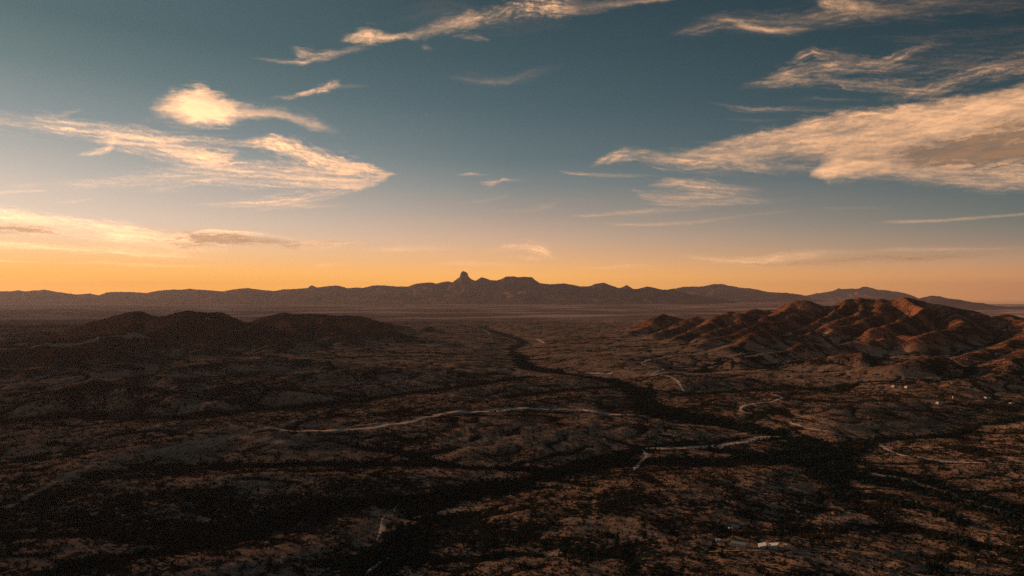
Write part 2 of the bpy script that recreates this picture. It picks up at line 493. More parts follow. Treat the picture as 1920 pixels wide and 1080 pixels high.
def build_terrain():
    dx = 20.0
    nx = int((X1 - X0) / dx) + 1; ny = int((Y1 - Y0) / dx) + 1
    xs = X0 + dx * np.arange(nx); ys = Y0 + dx * np.arange(ny)
    X, Y = np.meshgrid(xs, ys)
    z, hills, dr = base_height(X, Y)
    hn = np.clip(hills / 100, 0, 1)
    z = z + (2.0 + 9 * hn) * fbm(X / 260, Y / 260, 4, 3) + sstep(0, 220, dr) * (8.5 + 9 * hn) * (ridged(X / 420 + 0.6 * perlin(X / 500, Y / 500, 8), Y / 300, 3, 6) - 0.5) + 0.6 * fbm(X / 45, Y / 45, 2, 4) + 0.011 * np.minimum(dr, 3500) - 0.004 * np.maximum(Y - 3000, 0)
    z = fill_pits(z, dr < 25, 300)
    z = erode(z, nx, ny, dx, 16, 0.020, 0.020)
    z = fill_pits(z, dr < 25, 60)
    rcv, dist = route(z, nx, ny, dx)
    A, _ = accumulate(z, rcv, 1.0)
    A = smooth_up(np.log10(A).reshape(ny, nx))
    z = smooth_up(z)
    hills = smooth_up(hills)
    dr = smooth_up(dr)
    dx = 10.0
    ny, nx = z.shape
    xs = X0 + dx * np.arange(nx); ys = Y0 + dx * np.arange(ny)
    X, Y = np.meshgrid(xs, ys)
    hn = np.clip(hills / 100, 0, 1)
    z = z + (1.4 + 3.0 * hn) * fbm(X / 75, Y / 75, 3, 23) + (4.0 + 13 * hn) * sstep(0, 120, dr) * (ridged(X / 150, Y / 150, 3, 29) - 0.5)
    z = z + 5.0 * hn * (ridged(X / 62, Y / 62, 2, 37) - 0.5) - 3.6 * veins(X, Y) * sstep(0, 90, dr)
    z = erode(z, nx, ny, dx, 4, 0.010, 0.018)
    # make the skyline of the hills follow the photograph
    tgt_l = np.array([(-600, 640), (-250, 622), (-80, 610), (0, 612), (50, 611), (85, 609), (115, 615.5), (128, 617), (160, 606), (190, 600), (222, 589), (240, 584), (262, 584), (275, 586.5),
        (290, 592.5), (303, 590.5), (320, 591.5), (336, 584), (350, 581), (363, 583), (376, 587), (400, 584), (415, 585.5), (430, 591), (452, 601), (466, 606), (478, 600), (492, 594),
        (512, 589), (530, 586.5), (560, 588.5), (590, 589), (612, 587.5), (625, 592), (650, 591), (672, 591.5), (690, 596), (715, 603), (740, 608), (770, 617), (787, 619), (806, 612), (820, 614), (838, 623)])
    tgt_r = np.array([(1150, 621), (1180, 613), (1205, 602), (1230, 592), (1245, 590), (1258, 591), (1272, 597), (1285, 599), (1300, 594), (1315, 595), (1326, 598), (1345, 590), (1365, 585), (1380, 587), (1395, 584),
        (1412, 578), (1428, 581), (1450, 581), (1465, 573), (1487, 563), (1498, 565), (1508, 562.5), (1520, 565), (1535, 570), (1553, 575), (1568, 567), (1585, 561), (1593, 562.5), (1609, 558), (1630, 559), (1650, 562),
        (1670, 560.5), (1700, 558.5), (1720, 560), (1745, 568), (1785, 576), (1825, 582), (1865, 594), (1890, 588), (1912, 594), (1928, 600), (2050, 606), (2300, 600)])
    PX, PYY = project(X, Y, z)
    cols = np.clip(((PX + 600) / 4).astype(int), 0, 749)
    for tgt, side in ((tgt_l, X < -100), (tgt_r, X > 100)):
        ok = side & (hills > 20) & (Y > 2800) & (PX > tgt[0, 0]) & (PX < tgt[-1, 0])
        c = cols[ok]; p = PYY[ok]; yy = Y[ok]; zz = z[ok]
        o = np.argsort(-p)            # the highest (smallest y) written last wins
        top = np.full(750, np.nan); ty = np.full(750, np.nan); tz = np.full(750, np.nan)
        top[c[o]] = p[o]; ty[c[o]] = yy[o]; tz[c[o]] = zz[o]
        cc = np.arange(750) * 4 - 600 + 2.0
        want = np.interp(cc, tgt[:, 0], tgt[:, 1])
        zt = H - (want - HORIZON) / F * ty
        fac = np.where(np.isfinite(tz), np.clip(zt / np.maximum(tz, 10), 0.6, 1.7), 1.0)
        k = np.exp(-(np.arange(-8, 9) / 3.5) ** 2); k /= k.sum()
        fac = np.convolve(np.pad(fac, 8, mode='edge'), k, mode='valid')
        facg = np.interp(PX, cc, fac)
        w = sstep(15, 90, hills) * sstep(2900, 3900, Y) * side
        z = z * (1 + (facg - 1) * w)
    return z, hills, dr, A

Z, HILLS, DR, FLOW = build_terrain()

def edge_mask(X, Y):
    return sstep(X0, X0 + 1500, X) * sstep(X1, X1 - 1500, X) * sstep(Y1, Y1 - 1800, Y) * sstep(Y0, Y0 + 150, Y)

def height(X, Y):
    X = np.asarray(X, float); Y = np.asarray(Y, float)
    zi = bilinear(Z, X, Y, X0, Y0, 10.0)
    m = edge_mask(X, Y)
    R = np.hypot(X, Y)
    plain = 12 + 5 * perlin(X / 2600, Y / 2600, 61) + 2 * perlin(X / 700, Y / 700, 62)
    az = np.arctan2(X, Y)
    low = sstep(0.40, 0.60, az) * sstep(9000, 20000, R)
    plain = plain - 330 * low
    return zi * m + plain * (1 - m)

def fine(X, Y):
    R = np.hypot(X, Y)
    return (0.9 * fbm(X / 26, Y / 26, 2, 31) + 0.35 * perlin(X / 7, Y / 7, 33)) * sstep(9000, 3000, R)

def ground_z(X, Y):
    return height(X, Y) + fine(X, Y)

def hit(px, py, zoff=0.0):
    """where the view ray of a photograph pixel meets the terrain"""
    px = np.atleast_1d(np.asarray(px, float)); py = np.atleast_1d(np.asarray(py, float))
    dx, dy, dz = ray(px, py)
    ts = 350.0 * (1.0022 ** np.arange(2000))
    P = dx[:, None] * ts; Q = dy[:, None] * ts; R_ = H + dz[:, None] * ts
    below = R_ < (height(P, Q) + zoff)
    k = np.argmax(below, axis=1)
    k[~below.any(axis=1)] = len(ts) - 1
    t = ts[k] - 0.5 * (ts[k] - ts[np.maximum(k - 1, 0)])
    return dx * t, dy * t

BELTS = []
for pts, w in RIVERS:
    px, py = np.array(pts, float).T
    gx, gy = on_plane(px, py)
    BELTS.append((list(zip(gx, gy)), w))
BARE_LINES = [   # open, stony crests and clearings: pixel line, half width in metres
    ([(15, 950), (100, 905), (200, 865), (300, 842), (360, 828), (450, 816), (480, 822)], 4),
    ([(280, 850), (400, 832), (450, 815), (520, 800), (600, 772)], 6),
    ([(490, 824), (540, 830)], 12),
    ([(570, 806), (640, 807), (705, 801), (780, 789), (800, 782), (850, 772), (900, 772), (960, 767), (1000, 766), (1090, 768), (1130, 777), (1205, 780)], 15),
    ([(0, 655), (100, 648), (170, 640), (240, 632), (270, 630)], 22),
    ([(1160, 664), (1260, 658)], 20),
    ([(1380, 672), (1440, 668)], 30),
    ([(780, 970), (870, 952)], 8),
    ([(700, 950), (716, 972), (720, 992), (708, 1000)], 4),
    ([(890, 955), (910, 952)], 6),
    ([(1480, 915), (1510, 925)], 7),
    ([(1640, 890), (1700, 900), (1780, 925), (1880, 960)], 10),
    ([(205, 782), (250, 781)], 5),
    ([(1310, 832), (1335, 829)], 5),
    ([(1490, 783), (1545, 779)], 6),
    ([(1370, 816), (1420, 809)], 5),
    ([(1230, 790), (1340, 800)], 8),
    ([(1100, 740), (1180, 742)], 14),
    ([(1860, 800), (1980, 795)], 26),
]
BARES = []
for pts, w in BARE_LINES:
    px, py = np.array(pts, float).T
    gx, gy = hit(px, py)
    BARES.append((list(zip(gx, gy)), w))

def vegetation(X, Y):
    """0 bare grassland .. 1 closed woods, and how bare and stony the soil is"""
    R = np.hypot(X, Y)
    inside = edge_mask(X, Y)
    fl = bilinear(FLOW, X + 9 * fbm(X / 45, Y / 45, 2, 93), Y + 9 * fbm(X / 45, Y / 45, 2, 94), X0, Y0, 10.0)
    hl = bilinear(HILLS, X, Y, X0, Y0, 10.0) * inside
    wob = fbm(X / 90, Y / 90, 4, 71, 0.6)
    belt = np.zeros(X.shape)
    for pts, w in BELTS:
        d, _ = poly_dist(X, Y, pts)
        w2 = 0.85 * w * np.clip(1 + 1.1 * wob + 1.5 * fbm(X / 240, Y / 240, 2, 73), 0.25, 2.4)
        belt = np.maximum(belt, 1 - sstep(w2 * 0.35, w2 * 1.15 + 6, d))
    belt = belt * np.clip(0.95 + 0.9 * fbm(X / 55, Y / 55, 3, 79), 0.25, 1)
    vn = veins(X, Y)
    drain = np.maximum(sstep(0.9, 2.2, fl + 0.5 * wob) * 0.9, (sstep(0.35, 0.95, vn) * 0.70 + 0.10 * sstep(0.1, 0.5, vn)) * np.clip(0.62 + 1.9 * fbm(X / 150, Y / 150, 3, 97), 0.1, 1)) * inside * np.where(hl > 60, 0.8, 1.0)
    patch = 0.205 + 0.22 * fbm(X / 520, Y / 520, 2, 74) + 0.34 * fbm(X / 110, Y / 110, 4, 75, 0.7)
    hillv = sstep(15, 70, hl) * np.where(X < 0, 0.34, 0.20)  # left hills bushier: greener growth, and shade away from the sun painted in
    # near floor and left: denser growth, partly real, partly corner falloff painted in as darkness
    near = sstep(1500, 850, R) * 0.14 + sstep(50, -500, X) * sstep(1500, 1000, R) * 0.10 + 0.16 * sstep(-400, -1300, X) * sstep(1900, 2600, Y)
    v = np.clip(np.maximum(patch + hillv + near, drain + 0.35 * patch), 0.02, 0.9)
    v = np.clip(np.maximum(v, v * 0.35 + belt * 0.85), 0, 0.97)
    bare = np.zeros(X.shape)
    for pts, w in BARES:
        d, _ = poly_dist(X, Y, pts)
        bare = np.maximum(bare, (1 - sstep(w * 0.3, w * (1.2 + 1.4 * wob) + 2, d)) * np.clip(0.9 + 1.2 * perlin(X / 17, Y / 17, 77), 0, 1))
    v = v * (1 - 0.92 * bare)
    return np.clip(v, 0, 1), bare, belt, hl
#@@TERRAIN_END

# ------------------------------------------------------------------ object helpers
def tag(o, label=None, cat=None, group=None, kind=None):
    if label: o['label'] = label
    if cat: o['category'] = cat
    if group: o['group'] = group
    if kind: o['kind'] = kind
    return o

def mesh_np(name, V, Fq, mats, smooth=True, attrs=None):
    """V (n,3), Fq (m,4) or (m,3)"""
    me = bpy.data.meshes.new(name)
    V = np.ascontiguousarray(V, dtype=np.float32); Fq = np.ascontiguousarray(Fq, dtype=np.int32)
    k = Fq.shape[1]
    me.vertices.add(len(V)); me.vertices.foreach_set('co', V.ravel())
    me.loops.add(Fq.size); me.loops.foreach_set('vertex_index', Fq.ravel())
    me.polygons.add(len(Fq))
    me.polygons.foreach_set('loop_start', np.arange(0, Fq.size, k, dtype=np.int32))
    me.polygons.foreach_set('loop_total', np.full(len(Fq), k, dtype=np.int32))
    if smooth:
        me.polygons.foreach_set('use_smooth', np.ones(len(Fq), dtype=bool))
    for an, av in (attrs or {}).items():
        at = me.attributes.new(an, 'FLOAT', 'POINT')
        at.data.foreach_set('value', np.ascontiguousarray(av, dtype=np.float32))
    me.update(calc_edges=True)
    for m in mats: me.materials.append(m)
    return me

def link(name, me, parent=None):
    o = bpy.data.objects.new(name, me)
    C.objects.link(o)
    if parent is not None: o.parent = parent
    return o

def compact(V, Fq, attrs):
    used = np.unique(Fq)
    mp = np.full(len(V), -1, dtype=np.int64); mp[used] = np.arange(len(used))
    return V[used], mp[Fq], {k: a[used] for k, a in attrs.items()}

def new_mat(name):
    m = bpy.data.materials.new(name)
    m.use_nodes = True
    t = NT(m.node_tree)
    t.n.clear()
    out = t.node('ShaderNodeOutputMaterial')
    return m, t, out

def simple_mat(name, col, rough=0.8, noise_scale=None, amount=0.25, metallic=0.0):
    m, t, out = new_mat(name)
    b = t.node('ShaderNodeBsdfPrincipled')
    b.inputs['Roughness'].default_value = rough
    b.inputs['Metallic'].default_value = metallic
    c = (col[0], col[1], col[2], 1.0)
    if noise_scale:
        geo = t.node('ShaderNodeTexCoord')
        n = t.noise(geo.outputs['Object'], noise_scale, 5, 0.6)
        dark = tuple(v * (1 - amount) for v in col) + (1.0,)
        lite = tuple(min(1, v * (1 + amount)) for v in col) + (1.0,)
        t.l.new(t.mix(n, dark, lite), b.inputs['Base Color'])
    else:
        b.inputs['Base Color'].default_value = c
    t.l.new(b.outputs[0], out.inputs[0])
    return m

# ------------------------------------------------------------------ ground material
def ground_material():
    m, t, out = new_mat('desert_ground')
    geo = t.node('ShaderNodeNewGeometry')
    P = geo.outputs['Position']
    def attr(n):
        a = t.node('ShaderNodeAttribute'); a.attribute_name = n
        return a.outputs['Fac']
    veg, bare, hill, far = attr('veg'), attr('bare'), attr('hill'), attr('far')
    flat = t.scalev(P, (1, 1, 0))
    n_big = t.noise(flat, 0.0035, 8, 0.62)
    n_mid = t.noise(flat, 0.016, 7, 0.7)
    n_fin = t.noise(P, 0.11, 5, 0.8)
    n_dot = t.noise(P, 0.17, 2, 0.5)
    # grass and soil tints
    soil = t.mix(t.mapr(n_mid, 0.40, 0.60), SOIL_A, SOIL_B)
    soil = t.mix(t.mapr(n_big, 0.4, 0.65, 0.0, 0.7), soil, SOIL_C)
    soil = t.mix(t.math('MULTIPLY', hill, 0.85), soil, HILL_SOIL)
    soil = t.mix(t.math('MULTIPLY', bare, 0.85), soil, BARE_SOIL)
    soil = t.mix(t.mapr(n_fin, 0.35, 0.65, 0.0, 0.75), soil, t.mix(0.7, soil, (0.05, 0.035, 0.025, 1)))
    # bushes too far away to be picked apart: irregular dots whose share follows the growth
    n_rag = t.noise(flat, 0.0075, 11, 0.78)
    spots = t.math('ADD', t.math('MULTIPLY', n_rag, 0.85), t.math('ADD', t.math('MULTIPLY', n_dot, 0.42), t.math('MULTIPLY', n_fin, 0.40)))
    thr = t.math('SUBTRACT', 1.0, t.math('MULTIPLY', veg, 0.42))
    cover = t.mapr(t.math('SUBTRACT', spots, thr), -0.02, 0.02, 0.0, 1.0)
    cover = t.math('MULTIPLY', cover, t.mapr(bare, 0.2, 0.9, 1.0, 0.15))
    cover = t.math('MAXIMUM', cover, t.mapr(veg, 0.84, 0.97, 0.0, 1.0))
    bush = t.mix(n_fin, (0.008, 0.022, 0.021, 1), (0.030, 0.036, 0.029, 1))
    bush = t.mix(hill, bush, HILL_BUSH)
    col = t.mix(cover, soil, bush)
    # far plain: broad pale pans between dark scrub
    fp = t.noise(t.scalev(P, (0.6, 1.0, 0)), 0.0008, 8, 0.62, 0.4)
    farcol = t.mix(t.mapr(fp, 0.50, 0.60, 0.0, 1.0), (0.22, 0.13, 0.105, 1), (0.62, 0.42, 0.35, 1))
    col = t.mix(far, col, farcol)
    b = t.node('ShaderNodeBsdfDiffuse')
    b.inputs['Roughness'].default_value = 0.8
    t.l.new(col, b.inputs[0])
    h = t.math('ADD', t.math('MULTIPLY', cover, 1.6), t.math('MULTIPLY', n_fin, 2.2))
    h = t.math('ADD', h, t.math('MULTIPLY', n_mid, 10.0))
    bp = t.node('ShaderNodeBump')
    bp.inputs['Strength'].default_value = 1.0
    bp.inputs['Distance'].default_value = 1.0
    t.l.new(h, bp.inputs['Height'])
    t.l.new(t.mapr(far, 0.0, 1.0, 1.0, 0.0), bp.inputs['Strength'])
    t.l.new(bp.outputs[0], b.inputs['Normal'])
    t.l.new(b.outputs[0], out.inputs[0])
    return m

SOIL_A = (0.46, 0.29, 0.20, 1)
SOIL_B = (0.27, 0.165, 0.115, 1)
SOIL_C = (0.55, 0.36, 0.26, 1)
HILL_SOIL = (0.40, 0.16, 0.085, 1)
BARE_SOIL = (0.62, 0.44, 0.33, 1)
HILL_BUSH = (0.075, 0.040, 0.026, 1)
M_ground = ground_material()

# ------------------------------------------------------------------ ground and hills
def build_ground():
    fine_az = np.radians(np.linspace(-44, 44, 1060))
    wide_l = np.radians(np.concatenate([np.linspace(-180, -70, 24)[:-1], np.linspace(-70, -44, 40)[:-1]]))
    wide_r = -wide_l[::-1]
    az = np.concatenate([wide_l, fine_az, wide_r[:-1]])          # closes on itself at 180 degrees
    r = [60.0]
    while r[-1] < 62000:
        d = r[-1]
        if d < 560: s = 40
        elif d < 2600: s = 4.2 + (d - 560) * 0.0022
        elif d < 6200: s = 10.5
        elif d < 9500: s = 10.5 + (d - 6200) * 0.02
        else: s = 76 * (d / 9500.0) ** 1.9
        r.append(d + s)
    r = np.array(r)
    na, nr = len(az), len(r)
    A, R = np.meshgrid(az, r)
    X = R * np.sin(A); Y = R * np.cos(A)
    Zg = ground_z(X, Y)
    veg, bare, belt, hl = vegetation(X, Y)
    far = sstep(6000, 9500, R) * (1 - np.clip(hl / 20, 0, 1))
    V = np.stack([X.ravel(), Y.ravel(), Zg.ravel()], 1)
    V = np.vstack([V, [[0, 0, 10.0]]])
    i = np.arange(nr - 1)[:, None] * na; j = np.arange(na)[None, :]
    j2 = (j + 1) % na
    Fq = np.stack([i + j, i + j2, i + na + j2, i + na + j], -1).reshape(-1, 4)[:, ::-1]
    jj = np.arange(na)
    cap = np.stack([np.full(na, nr * na), jj, (jj + 1) % na], 1)
    at = {'veg': np.append(veg.ravel(), 0.4), 'bare': np.append(bare.ravel(), 0), 'hill': np.append(sstep(25, 90, hl).ravel(), 0), 'far': np.append(far.ravel(), 0)}
    hf = hl.ravel()[Fq].mean(1); xf = V[:, 0][Fq].mean(1)
    sel = np.where(hf > 38, np.where(xf < 0, 1, 2), 0)
    names = [('ground', 'wide desert valley floor of pale dry grass dotted with dark scrub'),
             ('hills', 'rounded dark brown scrub hills rising on the left side of the valley'),
             ('hills', 'rugged spurred hills on the right with their slopes lit red by the low sun')]
    print('ground', na, nr, len(Fq))
    for k, (nm, lab) in enumerate(names):
        Vk, Fk, ak = compact(V, Fq[sel == k], at)
        tag(link(nm, mesh_np(nm, Vk, Fk, [M_ground], True, ak)), lab, None, None, 'structure')

build_ground()

# ------------------------------------------------------------------ mountain ranges
def range_material():
    m, t, out = new_mat('mountain_rock')
    geo = t.node('ShaderNodeNewGeometry')
    P = geo.outputs['Position']
    n = t.noise(P, 0.0016, 8, 0.65)
    n2 = t.noise(P, 0.012, 4, 0.6)
    col = t.mix(t.mapr(n, 0.35, 0.65), (0.035, 0.022, 0.017, 1), (0.16, 0.092, 0.062, 1))
    col = t.mix(t.mapr(n2, 0.4, 0.7, 0, 0.4), col, (0.05, 0.04, 0.032, 1))
    b = t.node('ShaderNodeBsdfDiffuse')
    t.l.new(col, b.inputs[0])
    t.l.new(b.outputs[0], out.inputs[0])
    return m
M_range = range_material()

def mountain_range(prof, Yc, front, back, floor, seed, label, spur=1.0, step=1.6):
    prof = np.array(prof, float)
    px = np.arange(prof[0, 0], prof[-1, 0], step)
    py = np.interp(px, prof[:, 0], prof[:, 1])
    py = py + 0.35 * perlin(px / 4.5, px * 0 + seed, seed + 3) * sstep(0, 6, 566 - py) + 0.8 * fbm(px / 14, px * 0 + seed, 3, seed, 0.6) * sstep(0, 6, 566 - py)
    nf, nb = 70, 16
    v = np.concatenate([np.linspace(-1, 0, nf) , np.linspace(0, 1, nb)[1:]])
    v[:nf] = -np.abs(v[:nf]) ** 1.25
    cx, cy, cz = at_depth(px, py, Yc)
    ux = cx / np.hypot(cx, cy); uy = cy / np.hypot(cx, cy)
    VV, PXg = np.meshgrid(v, np.arange(len(px)), indexing='ij')
    off = np.where(VV < 0, VV * front, VV * back)
    X = cx[None, :] + ux[None, :] * off; Y = cy[None, :] + uy[None, :] * off
    hc1 = np.maximum(cz - floor, 5.0)
    kk = np.exp(-(np.arange(-30, 31) / 12.0) ** 2); kk /= kk.sum()
    hcs = np.convolve(np.pad(hc1, 30, mode='edge'), kk, mode='valid')
    a = np.abs(VV)
    bl = sstep(0.0, 0.12, a)
    hc = hc1[None, :] * (1 - bl) + np.minimum(hcs, hc1 * 1.15)[None, :] * bl
    base = np.where(VV < 0, (1 - a) ** 1.5, 1 - a ** 1.3)
    rg = ridged(X / 1900 + 0.8 * perlin(X / 3000, Y / 3000, seed + 5), Y / 3300, 5, seed, 0.55)
    cut = spur * (1 - rg) * 1.25 * np.sin(np.pi * np.clip(a, 0, 1) ** 0.6) * np.where(VV < 0, 1, 0.4)
    hh = hc * np.clip(base * (1 - cut * 0.75), 0, 1)
    # gullies that reach up into the crest
    hh = hh * (1 - 0.10 * np.clip(fbm(X / 500, Y / 900, 4, seed + 9), -0.2, 1) * sstep(0, 0.12, a))
    Zm = floor - 30 * a + hh
    V = np.stack([X.ravel(), Y.ravel(), Zm.ravel()], 1)
    nv, npx = VV.shape
    i = np.arange(nv - 1)[:, None] * npx; j = np.arange(npx - 1)[None, :]
    Fq = np.stack([i + j, i + j + 1, i + npx + j + 1, i + npx + j], -1).reshape(-1, 4)
    o = link('mountain_range', mesh_np('mountain_range', V, Fq, [M_range]))
    tag(o, label, None, None, 'structure')
    return o

R1 = [(-600, 552), (-350, 549), (-200, 547), (-100, 549), (0, 546), (20, 546), (34, 544), (45, 546), (65, 545), (83, 543), (100, 546), (120, 549), (140, 552), (155, 551.5), (168, 550), (186, 554), (200, 548), (220, 547), (255, 548),
      (275, 549), (300, 544.5), (320, 543), (340, 543), (353, 541.5), (375, 543), (400, 545), (420, 546), (440, 542), (465, 540), (485, 543), (515, 545.5), (530, 542.5), (550, 542),
      (565, 541), (577, 540), (581, 536.5), (585, 535), (590, 537), (595, 539), (610, 537), (630, 535), (640, 537), (652, 540), (670, 539), (680, 540), (700, 535), (720, 535), (740, 537),
      (765, 537), (780, 532), (800, 530), (807, 529), (818, 532), (830, 529), (840, 527.5), (848, 529), (857, 523), (862, 520), (863.5, 513), (865, 510), (868, 508), (873, 509.5), (877, 512.5),
      (878.5, 519), (885, 524), (892, 526), (903, 520), (912, 522), (920, 525), (932, 526), (940, 523), (948, 519), (953, 518), (962, 518), (970, 519.5), (980, 519), (997, 519.5), (1005, 526),
      (1013, 531), (1030, 533), (1040, 532.5), (1045, 531.5), (1060, 532), (1075, 534), (1090, 537), (1105, 537), (1115, 532.5), (1132, 530), (1145, 535), (1160, 540), (1168, 538), (1175, 534), (1188, 542), (1195, 541.5),
      (1215, 537), (1240, 542.5), (1262, 544), (1290, 550), (1330, 558), (1380, 566)]
R2 = [(1190, 566), (1230, 548), (1262, 541), (1285, 537.5), (1320, 537), (1335, 533), (1352, 532), (1365, 535), (1385, 539), (1405, 540.5), (1420, 543), (1440, 547.5), (1475, 549), (1495, 551.5), (1510, 554),
      (1525, 560), (1560, 566), (1600, 569)]
R3 = [(1440, 572), (1480, 565), (1500, 559), (1512, 554), (1530, 550), (1550, 548), (1565, 544), (1572, 540.5), (1580, 542.5), (1590, 541), (1600, 541), (1610, 541.5), (1618, 537.5), (1628, 538), (1645, 543),
      (1665, 544.5), (1690, 548), (1705, 552), (1722, 559), (1740, 563), (1780, 568), (1820, 573)]
R4 = [(1640, 578), (1690, 568), (1710, 562), (1728, 558.5), (1745, 554.5), (1760, 555), (1775, 559), (1800, 562), (1825, 567), (1843, 568), (1850, 570), (1865, 573), (1890, 575), (1910, 574), (1925, 575), (2000, 578),
      (2100, 574), (2300, 570), (2600, 574)]
mountain_range(R1, 30000, 7500, 5000, 5, 101, 'long brown mountain range on the horizon with a blocky rock peak and a flat mesa')
mountain_range(R2, 38000, 8500, 5000, -20, 202, 'low blue-grey mountain with a broad rounded summit beyond the right end of the brown range')
mountain_range(R3, 46000, 8000, 5000, -150, 303, 'blue-grey mountain with a jagged top rising behind the red lit hills')
mountain_range(R4, 34000, 6000, 5000, -310, 404, 'blue mountain ridge sloping down to the right behind the dark end of the hills')

# ------------------------------------------------------------------ haze
def build_haze():
    m, t, out = new_mat('evening_haze')
    v = t.node('ShaderNodeVolumePrincipled')
    v.inputs['Color'].default_value = HAZE_COL
    v.inputs['Density'].default_value = HAZE_D
    v.inputs['Anisotropy'].default_value = HAZE_G
    t.l.new(v.outputs[0], out.inputs['Volume'])
    x, y0, y1, z0, z1 = 66000.0, -64000.0, 64000.0, -420.0, 1560.0
    V = [(sx * x, y, z) for z in (z0, z1) for sx, y in ((-1, y0), (1, y0), (1, y1), (-1, y1))]
    Fq = [(0, 3, 2, 1), (4, 5, 6, 7), (0, 1, 5, 4), (1, 2, 6, 5), (2, 3, 7, 6), (3, 0, 4, 7)]
    me = bpy.data.meshes.new('haze')
    me.from_pydata(V, [], Fq)
    me.materials.append(m)
    tag(link('haze', me), 'thin evening haze lying over the whole valley', None, None, 'stuff')
HAZE_COL = (0.64, 0.66, 0.86, 1)
HAZE_D = 0.85e-5
HAZE_G = 0.3
build_haze()
#@@CLOUDS
# ------------------------------------------------------------------ clouds: thin sheets of high cloud, 9 km up, lit by the low sun
ALT = 9000.0

def cloud_material():
    m, t, out = new_mat('cirrus')
    geo = t.node('ShaderNodeNewGeometry')
    P = geo.outputs['Position']
    a = t.node('ShaderNodeAttribute'); a.attribute_name = 'cover'
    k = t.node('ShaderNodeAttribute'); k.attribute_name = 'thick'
    n = t.noise(t.scalev(P, (0.00042, 0.00024, 0)), 1.0, 7, 0.68, 0.6)
    al = t.math('MULTIPLY', t.math('POWER', a.outputs['Fac'], 1.6), t.mapr(n, 0.3, 0.7, 0.5, 1.25))
    al = t.math('MULTIPLY', t.math('MINIMUM', al, 1.0), 0.93)
    # ice crystals scatter the sun evenly; core shade is painted per stroke and turns the normal off the sun
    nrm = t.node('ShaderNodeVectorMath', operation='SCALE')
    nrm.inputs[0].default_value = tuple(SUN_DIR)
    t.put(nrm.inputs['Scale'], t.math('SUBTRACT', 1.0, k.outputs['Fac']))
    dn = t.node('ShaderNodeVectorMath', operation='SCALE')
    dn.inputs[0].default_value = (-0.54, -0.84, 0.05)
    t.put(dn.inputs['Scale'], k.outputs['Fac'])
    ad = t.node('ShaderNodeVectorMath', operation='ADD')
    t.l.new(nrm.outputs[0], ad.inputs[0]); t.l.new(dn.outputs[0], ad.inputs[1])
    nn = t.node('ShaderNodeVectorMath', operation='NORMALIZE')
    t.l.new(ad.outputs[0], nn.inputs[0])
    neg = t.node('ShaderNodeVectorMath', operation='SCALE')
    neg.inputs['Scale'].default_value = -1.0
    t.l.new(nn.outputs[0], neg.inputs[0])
    # ice scatters mostly forward: the sheet glows more the nearer one looks towards the sun
    ph = t.node('ShaderNodeVectorMath', operation='DOT_PRODUCT')
    t.l.new(geo.outputs['Incoming'], ph.inputs[0]); ph.inputs[1].default_value = tuple(-SUN_DIR)
    fw = t.math('POWER', t.math('MAXIMUM', ph.outputs['Value'], 0.0), 3.0)
    alb = t.math('ADD', 0.32, t.math('MULTIPLY', fw, 0.38))
    d1 = t.node('ShaderNodeBsdfDiffuse'); d2 = t.node('ShaderNodeBsdfTranslucent')
    t.l.new(alb, d1.inputs[0]); t.l.new(alb, d2.inputs[0])
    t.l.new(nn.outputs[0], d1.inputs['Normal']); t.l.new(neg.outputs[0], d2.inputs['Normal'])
    mx = t.node('ShaderNodeAddShader')
    t.l.new(d1.outputs[0], mx.inputs[0]); t.l.new(d2.outputs[0], mx.inputs[1])
    tr = t.node('ShaderNodeBsdfTransparent')
    ms = t.node('ShaderNodeMixShader')
    t.l.new(al, ms.inputs[0]); t.l.new(tr.outputs[0], ms.inputs[1]); t.l.new(mx.outputs[0], ms.inputs[2])
    t.l.new(ms.outputs[0], out.inputs[0])
    m.cycles.use_bump_map_correction = False
    return m
M_cloud = cloud_material()

# stroke: (points (x, y, half width, strength), sharpness of the upper edge, texture length, texture width, evenness, painted core shade)
def S(pts, up=1.0, La=90, Ls=7, lo=0.35, thick=0.0):
    return (pts, up, La, Ls, lo, thick)

